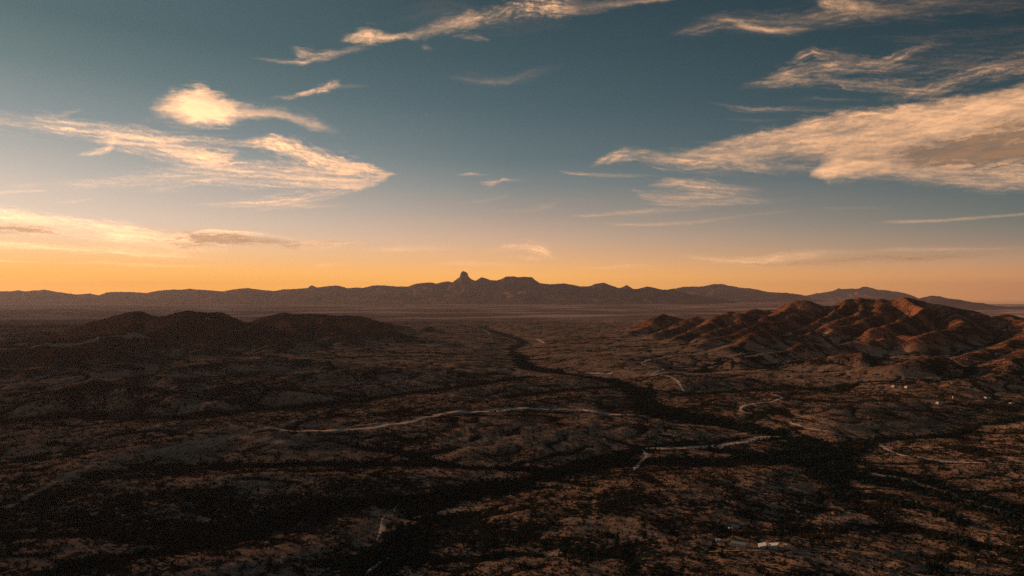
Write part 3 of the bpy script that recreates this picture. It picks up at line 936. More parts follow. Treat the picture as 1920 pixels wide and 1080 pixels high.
CLOUDS = [
 ('bright puff of high cloud with a pale tail, above the left cloud bank', [
   S([(292, 200, 8, .3), (335, 203, 16, .85), (375, 202, 20, 1.35), (415, 208, 15, 1.15), (450, 212, 9, .7), (520, 213, 7, .5), (570, 225, 8, .3), (625, 245, 9, .1)], 1.1, 60, 10, .75),
   S([(300, 178, 5, .1), (325, 178, 9, .5), (360, 186, 10, .5), (400, 192, 8, .4)], 1, 30, 7, .4),
   S([(270, 225, 8, .1), (340, 225, 12, .25), (430, 232, 9, .3), (445, 240, 5, .1)], 1, 40, 7, .3),
   S([(560, 232, 6, .1), (590, 237, 8, .4), (618, 238, 5, .1), (650, 265, 6, .05)], 1, 30, 6, .5)]),
 ('broad fan of streaked cloud on the left narrowing to a bright point', [
   S([(-260, 205, 20, .3), (-100, 215, 16, .35), (20, 224, 12, .35), (120, 238, 14, .5), (220, 250, 13, .55), (330, 264, 12, .5), (430, 266, 9, .4), (480, 268, 7, .4)], .8, 110, 7, .35),
   S([(470, 266, 9, .3), (510, 266, 11, .9), (560, 284, 13, .85), (610, 302, 12, .95), (650, 313, 12, 1.15), (690, 318, 9, 1.0), (735, 327, 3.5, .5), (750, 328, 2, .05)], .9, 34, 6, .5),
   S([(200, 254, 14, .35), (270, 272, 16, .55), (340, 290, 16, .6), (400, 303, 16, .6), (470, 312, 14, .45), (560, 322, 12, .35), (660, 330, 10, .3)], .9, 120, 8, .3),
   S([(330, 285, 12, .3), (390, 300, 12, .6), (430, 292, 8, .5), (440, 280, 6, .1)], 1, 70, 6, .4),
   S([(80, 350, 6, .05), (180, 345, 9, .3), (300, 335, 12, .4), (420, 328, 16, .45), (540, 338, 13, .5), (640, 346, 8, .6), (700, 345, 7, .75), (722, 334, 6, .7), (728, 326, 4, .3)], 1, 140, 5, .4),
   S([(560, 318, 10, .25), (620, 330, 12, .3), (690, 338, 10, .35), (715, 334, 7, .3)], 1, 80, 7, .4),
   S([(360, 384, 3, .05), (430, 382, 6, .35), (500, 381, 8, .6), (560, 374, 8, .5), (620, 364, 7, .4), (680, 352, 6, .25)], 1, 110, 4, .35),
   S([(500, 387, 4, .1), (580, 386, 5, .3), (660, 384, 4, .08)], 1, 110, 4, .4),
   S([(140, 291, 3, .1), (175, 288, 5, .5), (200, 279, 6, .6), (214, 266, 6, .45), (222, 254, 7, .2)], 1, 40, 5, .5),
   S([(95, 218, 3, .05), (125, 214, 5, .25), (150, 207, 4, .1)], 1, 40, 5, .4)]),
 ('pair of thin streaks low on the far left', [
   S([(-120, 366, 3, .3), (0, 362, 3, .4), (60, 358, 2.5, .45), (90, 356, 2, .1)], 1, 90, 3, .5),
   S([(10, 350, 3, .1), (60, 347, 4, .2), (90, 344, 3, .05)], 1, 90, 3, .5)]),
 ('short thin streak under the left cloud fan', [
   S([(100, 381, 2, .05), (140, 377, 3, .35), (185, 371, 2, .08)], 1, 90, 3, .5)]),
 ('long low cloud with two orange brown cores above the left horizon', [
   S([(-260, 385, 12, .8), (-60, 395, 10, .85), (0, 402, 8, .8), (80, 410, 8, .75), (150, 417, 7, .7), (200, 424, 8, .75), (250, 433, 9, .7), (300, 442, 8, .55), (350, 447, 6, .4)], 1, 60, 5, .45),
   S([(180, 440, 7, .2), (230, 443, 8, .7), (270, 446, 6, .4)], 1, 30, 4, .5),
   S([(-260, 418, 16, .5), (0, 416, 14, .5), (100, 424, 12, .45), (200, 440, 14, .4), (300, 455, 12, .4), (420, 468, 8, .2)], 1, 90, 7, .5),
   S([(-200, 462, 7, .6), (0, 460, 6, .65), (100, 464, 5, .6), (200, 469, 5, .6), (260, 476, 7, .6), (330, 481, 6, .35), (420, 485, 4, .1)], 1, 120, 4, .5),
   S([(-260, 430, 9, .9), (-60, 428, 8, .95), (20, 428, 7, .95), (70, 431, 6, .8), (112, 436, 5, .3)], 1, 80, 5, .8, .80),
   S([(300, 456, 4, .3), (340, 450, 9, .85), (400, 447, 10, .95), (450, 449, 9, .9), (500, 455, 6, .7), (560, 459, 6, .5)], 1, 80, 6, .8, .68),
   S([(330, 440, 3, .2), (400, 434, 4, .6), (460, 436, 4, .55), (520, 444, 4, .3), (560, 448, 3, .1)], 1, 60, 4, .5),
   S([(530, 462, 6, .4), (580, 458, 7, .7), (630, 456, 6, .7), (680, 454, 4, .35), (690, 454, 3, .05)], 1, 70, 5, .6, .4)]),
 ('very thin streaks just above the orange glow at left', [
   S([(-160, 486, 3, .4), (0, 489, 2.5, .5), (70, 492, 2, .3), (110, 493, 2, .05)], 1, 120, 2.5, .5),
   S([(90, 493, 2, .1), (180, 492, 3, .3), (290, 497, 3, .4), (380, 500, 2.5, .2), (480, 498, 2, .05)], 1, 120, 2.5, .5),
   S([(560, 500, 2, .05), (610, 496, 3, .35), (660, 498, 2, .05)], 1, 60, 3, .5)]),
 ('faint low streaks over the middle of the horizon', [
   S([(660, 472, 4, .05), (740, 468, 6, .35), (800, 466, 6, .3), (880, 466, 4, .1)], 1, 90, 4, .5),
   S([(810, 497, 3, .1), (860, 493, 5, .4), (930, 496, 4, .3), (1010, 497, 2, .1)], 1, 90, 4, .5)]),
 ('small cream cloud wedge low over the centre of the range', [
   S([(905, 473, 4, .1), (945, 464, 6, .4), (990, 462, 7, .7), (1020, 470, 8, .85), (1042, 480, 4, .2)], 1, 50, 5, .5),
   S([(960, 482, 3, .1), (1000, 484, 4, .5), (1038, 484, 2, .2)], 1, 50, 4, .5)]),
 ('long cloud plume rising across the top of the sky from a pink tuft', [
   S([(470, 108, 3, .05), (530, 116, 4, .5), (570, 119, 5, .6), (610, 108, 6, .45), (650, 96, 5, .3), (700, 88, 5, .1)], 1, 60, 4, .5),
   S([(545, 92, 5, .2), (562, 100, 8, .7), (590, 104, 6, .5), (640, 96, 4, .3), (680, 84, 5, .1)], 1, 30, 5, .5),
   S([(640, 74, 4, .2), (662, 73, 7, .8), (690, 69, 10, 1.1), (720, 70, 7, .9), (745, 69, 5, .75), (780, 66, 7, .5), (830, 52, 9, .4), (880, 40, 11, .45)], 1.2, 24, 6, .6),
   S([(830, 52, 6, .1), (870, 38, 9, .4), (915, 30, 10, .5), (960, 16, 11, .55), (1000, 12, 12, .7), (1040, 12, 13, .75), (1065, 14, 10, .5)], 1, 16, 5, .3),
   S([(1030, 14, 10, .3), (1080, 14, 9, .5), (1150, 8, 7, .5), (1260, -3, 5, .4), (1400, -20, 5, .2)], 1, 140, 6, .6),
   S([(720, 40, 10, .03), (820, 20, 16, .12), (950, 40, 20, .15), (1050, 30, 16, .1)], 1, 120, 12, .5),
   S([(850, 68, 3, .1), (890, 70, 5, .35), (915, 76, 4, .3)], 1, 30, 4, .4),
   S([(788, 86, 3, .1), (797, 88, 5, .35), (808, 93, 3, .1)], 1, 20, 4, .5)]),
 ('small ragged cloud streak between the puff and the plume', [
   S([(500, 182, 3, .05), (545, 181, 4, .45), (585, 172, 5, .6), (612, 165, 7, .8), (632, 156, 5, .6), (640, 160, 3, .1)], 1, 20, 5, .5),
   S([(620, 164, 3, .2), (660, 161, 3, .2), (700, 160, 2, .03)], 1, 60, 3, .5)]),
 ('faint veil of cloud high over the centre', [
   S([(820, 138, 5, .03), (890, 150, 8, .2), (950, 152, 8, .24), (1000, 140, 8, .15), (1060, 122, 6, .04)], 1, 120, 6, .6)]),
 ('tiny pale cloud fleck over the centre', [
   S([(862, 328, 2, .2), (885, 326, 3, .8), (912, 329, 2, .2)], 1, 40, 3, .6)]),
 ('second small cloud fleck just right of the tiny one', [
   S([(896, 342, 2, .2), (915, 344, 5, .7), (935, 341, 4, .5), (945, 337, 3, .6), (975, 338, 2, .4), (995, 336, 1.5, .05)], 1, 30, 3, .5)]),
 ('faint curved wisps above the mesa', [
   S([(850, 382, 2, .03), (900, 378, 3, .3), (945, 368, 3, .25), (960, 362, 2, .05)], 1, 60, 3, .5),
   S([(910, 400, 3, .03), (980, 395, 5, .25), (1040, 385, 6, .25), (1060, 370, 4, .05)], 1, 80, 4, .4)]),
 ('grey veil with a pink streak near the top right', [
   S([(1255, 64, 4, .05), (1300, 55, 9, .35), (1360, 40, 12, .4), (1430, 45, 14, .35), (1500, 40, 14, .35), (1600, 20, 18, .35), (1750, 5, 18, .25), (1950, 0, 14, .15)], 1, 110, 8, .45),
   S([(1365, 38, 3, .2), (1400, 48, 5, .75), (1440, 57, 5, .85), (1490, 58, 4, .4), (1520, 54, 3, .1)], 1, 50, 4, .6),
   S([(1530, -12, 7, .5), (1560, 4, 12, .8), (1600, 12, 12, .65), (1640, 22, 10, .35), (1700, 20, 8, .1)], 1, 30, 8, .5)]),
 ('combed streaks of cloud at upper right above the big bank', [
   S([(1375, 168, 4, .1), (1420, 158, 7, .5), (1470, 150, 9, .6), (1530, 150, 8, .4), (1600, 158, 8, .5), (1680, 165, 9, .5), (1720, 170, 8, .45), (1790, 150, 10, .5), (1850, 133, 12, .6), (1930, 122, 12, .6), (2100, 100, 12, .5)], 1, 60, 6, .4),
   S([(1440, 148, 8, .3), (1475, 138, 12, .7), (1520, 128, 11, .6), (1590, 122, 9, .55), (1650, 116, 9, .55), (1700, 102, 9, .5), (1745, 86, 6, .3), (1790, 80, 4, .05)], .8, 50, 6, .4),
   S([(1478, 118, 5, .2), (1500, 106, 8, .5), (1525, 96, 7, .6), (1560, 104, 9, .35), (1620, 112, 8, .15)], 1, 40, 5, .4),
   S([(1560, 128, 8, .1), (1640, 132, 12, .3), (1740, 128, 12, .25), (1830, 112, 10, .1)], 1, 90, 4, .25),
   S([(1620, 70, 5, .03), (1720, 72, 7, .16), (1840, 62, 8, .18), (1960, 50, 8, .12)], 1, 140, 4, .3),
   S([(1640, 185, 4, .1), (1700, 180, 7, .5), (1750, 172, 7, .4), (1800, 165, 4, .1)], 1, 30, 4, .4),
   S([(1690, 92, 12, .06), (1800, 104, 16, .16), (1950, 90, 20, .16), (2100, 80, 20, .12)], 1, 160, 5, .3)]),
 ('thin curl of cloud under the combed streaks', [
   S([(1325, 190, 2, .05), (1370, 200, 5, .4), (1410, 206, 6, .45), (1470, 204, 5, .35), (1550, 206, 4, .3), (1620, 200, 3, .05)], 1, 70, 4, .4),
   S([(1340, 222, 2, .03), (1420, 226, 3, .2), (1500, 222, 2, .03)], 1, 70, 3, .5),
   S([(1470, 188, 3, .05), (1530, 184, 4, .22), (1620, 188, 4, .15)], 1, 60, 4, .4)]),
 ('huge peach cloud bank on the right with a brown shaded core', [
   S([(1110, 310, 3, .3), (1130, 302, 6, .75), (1160, 292, 9, .9), (1200, 288, 8, .7), (1240, 290, 6, .35)], 1, 30, 5, .5),
   S([(1200, 302, 6, .2), (1240, 298, 10, .6), (1290, 300, 13, .75), (1350, 300, 15, .75), (1420, 305, 13, .6), (1500, 316, 9, .35), (1580, 328, 6, .1)], 1, 90, 8, .5),
   S([(1280, 292, 7, .3), (1350, 272, 9, .6), (1410, 258, 10, .75), (1480, 246, 12, .85), (1540, 232, 13, .85), (1600, 218, 12, .85), (1680, 212, 14, .9), (1760, 203, 14, .95), (1850, 188, 14, 1.0), (1930, 176, 15, 1.0), (2150, 150, 18, 1.0)], .7, 45, 7, .55),
   S([(1330, 290, 10, .3), (1420, 278, 16, .7), (1500, 266, 20, .85), (1600, 252, 24, .95), (1700, 240, 24, 1.05), (1800, 225, 24, 1.1), (1930, 205, 26, 1.1), (2150, 185, 30, 1.1)], 1, 80, 10, .65),
   S([(1500, 288, 12, .3), (1580, 284, 20, .8), (1680, 284, 24, .95), (1780, 272, 26, 1.0), (1860, 258, 28, 1.1), (1930, 248, 30, 1.2), (2150, 235, 34, 1.2)], 1, 110, 10, .75, .52),
   S([(1720, 300, 12, .5), (1800, 292, 18, .9), (1870, 278, 24, 1.1), (1930, 268, 28, 1.2), (2150, 255, 32, 1.2)], 1, 120, 10, .8, .95),
   S([(1522, 326, 4, .6), (1545, 320, 12, 1.15), (1575, 310, 17, 1.15), (1610, 308, 14, .9), (1660, 312, 10, .5)], 1, 30, 8, .75),
   S([(1600, 322, 10, .4), (1680, 322, 12, .55), (1760, 322, 12, .6), (1850, 318, 14, .8), (1930, 318, 16, .95), (2100, 320, 18, .9)], 1, 90, 6, .55),
   S([(1700, 338, 6, .1), (1780, 342, 9, .45), (1860, 342, 12, .6), (1940, 345, 12, .6), (2100, 350, 12, .5)], 1, 110, 5, .5),
   S([(1560, 300, 14, .3), (1640, 300, 16, .5), (1720, 310, 14, .55), (1800, 312, 14, .6)], 1, 90, 8, .5, .4)]),
 ('thin hooked wisp left of the big cloud bank', [
   S([(1052, 320, 2, .2), (1075, 325, 3, .55), (1120, 328, 3, .5), (1180, 330, 3, .35), (1240, 329, 2, .05)], 1, 90, 2.5, .6),
   S([(1222, 314, 2, .5), (1240, 318, 3, .6), (1280, 319, 2, .3), (1310, 319, 2, .05)], 1, 60, 3, .6)]),
 ('streaky cloud patch hanging below the big bank', [
   S([(1215, 348, 3, .3), (1245, 344, 6, .7), (1300, 348, 9, .75), (1350, 352, 9, .6), (1400, 358, 6, .25), (1450, 362, 4, .05)], 1, 70, 5, .5),
   S([(1185, 358, 3, .5), (1200, 366, 6, .6), (1250, 370, 9, .6), (1320, 372, 9, .6), (1380, 374, 8, .5), (1440, 376, 4, .3), (1500, 374, 3, .05)], 1, 80, 4, .45),
   S([(1190, 382, 3, .05), (1280, 382, 4, .5), (1360, 383, 3, .4), (1440, 381, 2, .1)], 1, 120, 3, .5),
   S([(1240, 334, 3, .1), (1260, 338, 4, .4), (1290, 340, 3, .1)], 1, 30, 3, .5)]),
 ('long flat streak below the streaky patch', [
   S([(1070, 406, 2, .2), (1110, 405, 3, .5), (1160, 400, 4, .55), (1220, 395, 5, .5), (1300, 392, 4, .3), (1360, 390, 2, .05)], 1, 120, 3, .5)]),
 ('lowest long curved streak at centre right', [
   S([(1110, 416, 2, .05), (1160, 420, 2.5, .45), (1230, 421, 3, .6), (1300, 417, 3, .45), (1380, 407, 3, .35), (1450, 398, 3, .3), (1500, 395, 2, .05)], 1, 120, 3, .5)]),
 ('thin white streak near the right edge of the sky', [
   S([(1630, 419, 2, .1), (1690, 416, 3, .45), (1760, 414, 3, .55), (1830, 409, 3, .5), (1930, 401, 3, .6), (2050, 392, 3, .4)], 1, 120, 3, .6)]),
 ('faint short streak left of the thin white streak', [
   S([(1530, 388, 2, .05), (1570, 391, 2, .3), (1630, 390, 2, .2), (1680, 388, 1.5, .05)], 1, 90, 3, .6)]),
 ('golden and grey cloud bar low over the red lit hills', [
   S([(1255, 480, 3, .1), (1310, 484, 4, .55), (1370, 488, 6, .6), (1430, 491, 7, .75), (1470, 483, 8, .7), (1530, 474, 6, .4), (1600, 472, 4, .15)], 1, 70, 4, .5, .15),
   S([(1400, 497, 4, .2), (1480, 496, 5, .4), (1560, 490, 7, .5), (1640, 484, 7, .55), (1720, 483, 7, .6), (1820, 478, 6, .45), (1890, 470, 4, .1)], 1, 120, 4, .55, .8),
   S([(1600, 474, 3, .1), (1680, 467, 4, .35), (1760, 468, 4, .4), (1850, 467, 3, .3), (1940, 464, 3, .1)], 1, 70, 3, .5, .2)]),
 ('faint golden streak above the low saddle right of the mesa', [
   S([(1060, 501, 2, .05), (1120, 503, 3, .35), (1180, 498, 4, .5), (1230, 499, 2, .1)], 1, 70, 3, .5)]),
]

def build_cloud(label, strokes, seed):
    xm = sum(p[0] for s_ in strokes for p in s_[0]) / sum(len(s_[0]) for s_ in strokes)
    ym = sum(p[1] for s_ in strokes for p in s_[0]) / sum(len(s_[0]) for s_ in strokes)
    gain = 1.4 if ym > 430 else (1.3 if xm < 760 else 1.0)
    step = 1.6
    xs = [p[0] for s in strokes for p in s[0]]; ys = [p[1] for s in strokes for p in s[0]]
    wm = max(p[2] for s in strokes for p in s[0]) * 2.6 + 8
    gx = np.arange(min(xs) - wm, max(xs) + wm, step)
    gy = np.arange(min(ys) - wm, min(max(ys) + wm, 535), step)
    GX, GY = np.meshgrid(gx, gy)
    inv = np.ones(GX.shape); tw = np.zeros(GX.shape); ts = np.zeros(GX.shape)
    for k, (pts, up, La, Ls, lo, thick) in enumerate(strokes):
        sd = seed * 31 + k * 7
        xy = [(p[0], p[1]) for p in pts]
        wmax = max(p[2] for p in pts)
        # wander a little so that no edge follows a drawn curve
        wx = GX + 12 * fbm(GX / 60, GY / 22, 3, sd + 1) * min(1.0, La / 40)
        wy = GY + min(5.0, wmax * 0.45) * fbm(GX / 95, GY / 26, 3, sd + 2, 0.5) + min(3.0, wmax * 0.22) * fbm(GX / 17, GY / 9, 3, sd + 6, 0.6)
        L = np.concatenate([[0], np.cumsum([math.hypot(xy[i + 1][0] - xy[i][0], xy[i + 1][1] - xy[i][1]) for i in range(len(xy) - 1)])])
        d, u = poly_dist(wx, wy, xy, L)
        # smoothed direction: signed side from the curve height
        yc = np.interp(wx, [p[0] for p in sorted(xy)], [p[1] for p in sorted(xy)])
        side = np.tanh((wy - yc) / 3.0)
        w = np.interp(u, L, [p[2] * (1.25 + 0.5 * min(1.0, max(0.0, (p[2] - 5) / 6))) for p in pts])
        I = np.interp(u, L, [p[3] for p in pts])
        w = np.where(side < 0, w * up, w)
        prof = np.exp(-(d / w) ** 2 * 1.1)
        s_ = (wy - yc)
        t1 = fbm(u / La + seed, s_ / Ls + 0.35 * fbm(GX / 40, GY / 14, 2, sd + 4), 5, sd + 3, 0.62)
        t2 = fbm(GX / 13, GY / 7, 3, sd + 5, 0.6)
        t3 = fbm(u / (La * 1.6) + 3.7, (s_ + 0.06 * u * (k % 2)) / 2.6, 3, sd + 8, 0.6)
        t4 = fbm(GX / 210 + GY / 60, GY / 5.5 - GX / 75, 3, seed + 400, 0.6)
        tex = np.clip(0.50 + 1.1 * t1 + 0.22 * t2 + 0.5 * t3 + 0.5 * t4, 0, 1.6) ** 1.3
        edge = np.clip(1 - prof, 0, 1)
        dens = I * prof * (lo + (1 - lo) * tex)
        dens = np.clip(dens - 0.22 * edge * np.clip(1.1 - tex, 0, 1) * I, 0, None)
        dens = np.clip(dens * gain, 0, 1)
        inv *= (1 - np.minimum(dens, 0.985))
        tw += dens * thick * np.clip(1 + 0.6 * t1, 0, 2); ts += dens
    den = 1 - inv
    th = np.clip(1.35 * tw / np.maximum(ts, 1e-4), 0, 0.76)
    dx, dy, dz = ray(GX, GY)
    t = (ALT - H) / dz
    X = dx * t; Y = dy * t
    Zc = np.full(den.shape, ALT)
    V = np.stack([X.ravel(), Y.ravel(), Zc.ravel()], 1)
    ny, nx = GX.shape
    i = np.arange(ny - 1)[:, None] * nx; j = np.arange(nx - 1)[None, :]
    Fq = np.stack([i + j, i + j + 1, i + nx + j + 1, i + nx + j], -1).reshape(-1, 4)
    df = den.ravel()
    keep = df[Fq].max(1) > 0.03
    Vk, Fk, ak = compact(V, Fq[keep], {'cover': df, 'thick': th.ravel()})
    o = link('cloud', mesh_np('cloud', Vk, Fk, [M_cloud], True, ak))
    tag(o, label, 'cloud', 'high clouds in the evening sky')
    return len(Fk)

nf = 0
for q, (lab, st) in enumerate(CLOUDS):
    nf += build_cloud(lab, st, q + 1)
print('cloud faces', nf)
#@@VEG
# ------------------------------------------------------------------ roads and washes
M_road = simple_mat('worn_asphalt', (0.42, 0.35, 0.31), 0.85, 0.05, 0.2)
M_dirt = simple_mat('graded_dirt', (0.54, 0.37, 0.28), 0.95, 0.06, 0.2)
M_track = simple_mat('faint_track', (0.36, 0.24, 0.17), 0.95, 0.06, 0.2)
M_sand = simple_mat('river_sand', (0.40, 0.32, 0.27), 0.95, 0.08, 0.25)

def spline(pts, step):
    pts = [np.array(p, float) for p in pts]
    pts = [2 * pts[0] - pts[1]] + pts + [2 * pts[-1] - pts[-2]]
    out = []
    for i in range(1, len(pts) - 2):
        p0, p1, p2, p3 = pts[i - 1], pts[i], pts[i + 1], pts[i + 2]
        n = max(2, int(np.linalg.norm(p2 - p1) / step))
        for k in range(n):
            t = k / n
            out.append(0.5 * ((2 * p1) + (-p0 + p2) * t + (2 * p0 - 5 * p1 + 4 * p2 - p3) * t * t + (-p0 + 3 * p1 - 3 * p2 + p3) * t ** 3))
    out.append(pts[-2])
    return np.array(out)

def ribbon(name, pix, width, mat, label, ragged=0.0, gaps=0.0, world=None):
    px, py = np.array(pix, float).T
    gx, gy = hit(px, py)
    P = spline(list(zip(gx, gy)), 5.0)
    T = np.gradient(P, axis=0)
    T /= np.maximum(np.linalg.norm(T, axis=1), 1e-6)[:, None]
    N = np.stack([-T[:, 1], T[:, 0]], 1)
    s = np.arange(len(P)) * 5.0
    cols = []
    k = [-1, -0.5, 0, 0.5, 1]
    wl = width / 2 * (1 + ragged * 2 * fbm(s / 30, s * 0, 3, 91)); wr = width / 2 * (1 + ragged * 2 * fbm(s / 30, s * 0 + 5, 3, 92))
    if ragged:
        end = np.minimum(s, s[-1] - s) / 40
        wl = wl * np.clip(end + 0.15, 0, 1); wr = wr * np.clip(end + 0.15, 0, 1)
    for kk in k:
        w = np.where(kk < 0, wl, wr)
        Q = P + N * (w * kk)[:, None]
        R = np.hypot(Q[:, 0], Q[:, 1])
        z = height(Q[:, 0], Q[:, 1]) + np.maximum(fine(Q[:, 0], Q[:, 1]), -0.1) + 0.45 + 0.00015 * R - 0.25 * abs(kk) ** 2
        cols.append(np.stack([Q[:, 0], Q[:, 1], z], 1))
    V = np.stack(cols, 1).reshape(-1, 3)
    n = len(P); m = len(k)
    i = np.arange(n - 1)[:, None] * m; j = np.arange(m - 1)[None, :]
    Fq = np.stack([i + j, i + m + j, i + m + j + 1, i + j + 1], -1).reshape(-1, 4)[:, ::-1]
    tag(link(name, mesh_np(name, V, Fq, [mat])), label, None, None, 'structure')

ribbon('road', [(1283, 735), (1276, 723), (1264, 710), (1240, 703), (1221, 705), (1232, 698), (1244, 692), (1225, 688), (1204, 683), (1212, 677), (1240, 671), (1266, 666)], 9, M_road,
       'pale road zigzagging through the scrub between the river woods and the right hills')
ribbon('road', [(1425, 741), (1445, 741), (1462, 744), (1466, 748), (1452, 752), (1425, 756), (1400, 760), (1388, 766), (1394, 772), (1410, 775)], 9, M_road,
       'pale paved road bending in an S beside the dark river woods')
ribbon('road', [(1480, 793), (1500, 798), (1530, 806), (1580, 817), (1625, 822), (1640, 827), (1655, 837), (1668, 845), (1700, 855), (1760, 864), (1840, 868), (1960, 874)], 7, M_road,
       'thin pale road running down to the right edge past the wash')
ribbon('road', [(905, 618), (912, 622), (921, 628)], 12, M_road, 'short far stretch of road seen near the valley mouth')
ribbon('road', [(1005, 636), (1013, 639), (1020, 644)], 12, M_road, 'short pale stretch of road right of the upper river woods')
ribbon('dirt_road', [(495, 803), (520, 805), (560, 809), (600, 808), (640, 807), (680, 804), (720, 799), (760, 793), (785, 787), (800, 782), (830, 776), (860, 772), (900, 772), (940, 771), (965, 767), (1000, 766),
       (1045, 768), (1088, 768), (1110, 772), (1140, 777), (1170, 779), (1205, 780)], 14, M_dirt, 'winding light dirt road along the low ridge in the middle of the valley', 0.3)
ribbon('dirt_road', [(640, 801), (670, 798), (700, 795), (740, 793), (765, 792)], 4, M_dirt, 'faint dirt track just above the long ridge road')
ribbon('dirt_road', [(1330, 1035), (1400, 1033), (1460, 1032), (1540, 1036), (1640, 1040)], 2.6, M_track, 'faint dirt track beside the house and sheds')
ribbon('sandy_wash', [(1210, 841), (1260, 841), (1320, 838), (1360, 834), (1400, 827), (1430, 821), (1465, 819)], 26, M_sand, 'long pale strip of dry river sand through the dark woods', 0.55)
ribbon('sandy_wash', [(1202, 842), (1208, 848), (1214, 856), (1204, 864), (1196, 872), (1188, 882)], 9, M_sand, 'grey hooked strip of river sand below the long pale strip', 0.4)
ribbon('sandy_wash', [(1096, 699), (1120, 700), (1140, 701), (1150, 697)], 26, M_sand, 'light sand bar in the upper river woods', 0.5)
ribbon('sandy_wash', [(1160, 697), (1180, 696), (1192, 695)], 16, M_sand, 'smaller sand bar right of the upper one', 0.5)
ribbon('sandy_wash', [(750, 944), (742, 950), (738, 962)], 4, M_sand, 'short thread of grey sand in the dark woods at the bottom', 0.5)
ribbon('sandy_wash', [(722, 968), (716, 978), (718, 990), (712, 1002), (706, 1014)], 6, M_sand, 'patch of grey wash sand in a clearing near the bottom', 0.6)
ribbon('sandy_wash', [(748, 1036), (728, 1046), (712, 1056), (696, 1068), (684, 1078)], 6, M_sand, 'ragged grey strip of wash sand at the bottom edge', 0.6)
ribbon('sandy_wash', [(778, 1024), (772, 1034), (762, 1044)], 2.5, M_sand, 'thin curved thread of sand right of the bottom edge strip', 0.4)

# ------------------------------------------------------------------ houses and sheds
M_white = simple_mat('white_metal_roof', (0.56, 0.56, 0.55), 0.5, 0.6, 0.06)
M_teal = simple_mat('grey_green_roof', (0.27, 0.33, 0.33), 0.7, 0.8, 0.1)
M_wall = simple_mat('cream_wall', (0.48, 0.42, 0.36), 0.9, 0.7, 0.1)
M_gwall = simple_mat('grey_wall', (0.30, 0.30, 0.28), 0.9, 0.7, 0.1)
M_glass = simple_mat('dark_window', (0.02, 0.025, 0.03), 0.15)
M_door = simple_mat('brown_door', (0.10, 0.06, 0.04), 0.7)
M_tank = simple_mat('galvanised_tank', (0.55, 0.52, 0.48), 0.5)

def box_mesh(name, x0, x1, y0, y1, z0, z1, mat):
    V = [(x, y, z) for z in (z0, z1) for x, y in ((x0, y0), (x1, y0), (x1, y1), (x0, y1))]
    Fq = [(0, 3, 2, 1), (4, 5, 6, 7), (0, 1, 5, 4), (1, 2, 6, 5), (2, 3, 7, 6), (3, 0, 4, 7)]
    me = bpy.data.meshes.new(name); me.from_pydata(V, [], Fq); me.materials.append(mat)
    return me

def prism_mesh(name, prof, y0, y1, mat):
    """profile in x, z swept along y"""
    n = len(prof)
    V = [(x, y0, z) for x, z in prof] + [(x, y1, z) for x, z in prof]
    Fq = [tuple(range(n))] + [tuple(range(2 * n - 1, n - 1, -1))] + [(i, i + n, (i + 1) % n + n, (i + 1) % n) for i in range(n)]
    me = bpy.data.meshes.new(name); me.from_pydata(V, [], Fq); me.materials.append(mat)
    return me

def building(kind, px, py, L, W, Hh, rot, roof, label, group, wall_mat=None, roof_mat=None, cat=None, windows=3):
    """L along local y, W along local x; roof: 'gable', or a number of degrees for a one-slope roof falling to local -x"""
    gx, gy = hit(px, py)
    gx, gy = float(gx[0]), float(gy[0])
    gz = float(ground_z(np.array([gx]), np.array([gy]))[0])
    e = bpy.data.objects.new(kind, None); C.objects.link(e)
    e.location = (gx, gy, gz); e.rotation_euler = (0, 0, math.radians(rot))
    tag(e, label, cat or kind.split('_')[-1], group)
    wall_mat = wall_mat or M_wall; roof_mat = roof_mat or M_white
    w, l = W / 2, L / 2
    if roof == 'gable':
        r = W * 0.22
        link('wall', prism_mesh('wall', [(-w, -2), (w, -2), (w, Hh), (0, Hh + r), (-w, Hh)], -l, l, wall_mat), e)
        for s in (-1, 1):
            ov = 0.5
            a = [(0, Hh + r + 0.06), (s * (w + ov), Hh - r * ov / w + 0.06), (s * (w + ov), Hh - r * ov / w + 0.24), (0, Hh + r + 0.24)]
            if s > 0: a = a[::-1]
            link('roof', prism_mesh('roof', a, -l - 0.5, l + 0.5, roof_mat), e)
    else:
        d = W * math.tan(math.radians(roof))
        link('wall', prism_mesh('wall', [(-w, -2), (w, -2), (w, Hh + d), (-w, Hh)], -l, l, wall_mat), e)
        k = d / W
        a = [(-w - 0.6, Hh - 0.6 * k + 0.05), (w + 0.6, Hh + d + 0.6 * k + 0.05), (w + 0.6, Hh + d + 0.6 * k + 0.25), (-w - 0.6, Hh - 0.6 * k + 0.25)]
        link('roof', prism_mesh('roof', a, -l - 0.6, l + 0.6, roof_mat), e)
    for q in range(windows):
        yy = -l + L * (q + 0.5) / windows
        if q == 1 or windows == 1:
            link('door', box_mesh('door', -w - 0.06, -w + 0.03, yy - 0.5, yy + 0.5, 0.1, 2.15, M_door), e)
        else:
            link('window', box_mesh('window', -w - 0.05, -w + 0.03, yy - 0.7, yy + 0.7, 1.0, 2.1, M_glass), e)
    link('window', box_mesh('window', -0.6, 0.6, -l - 0.05, -l + 0.03, 1.0, 2.1, M_glass), e)
    return e

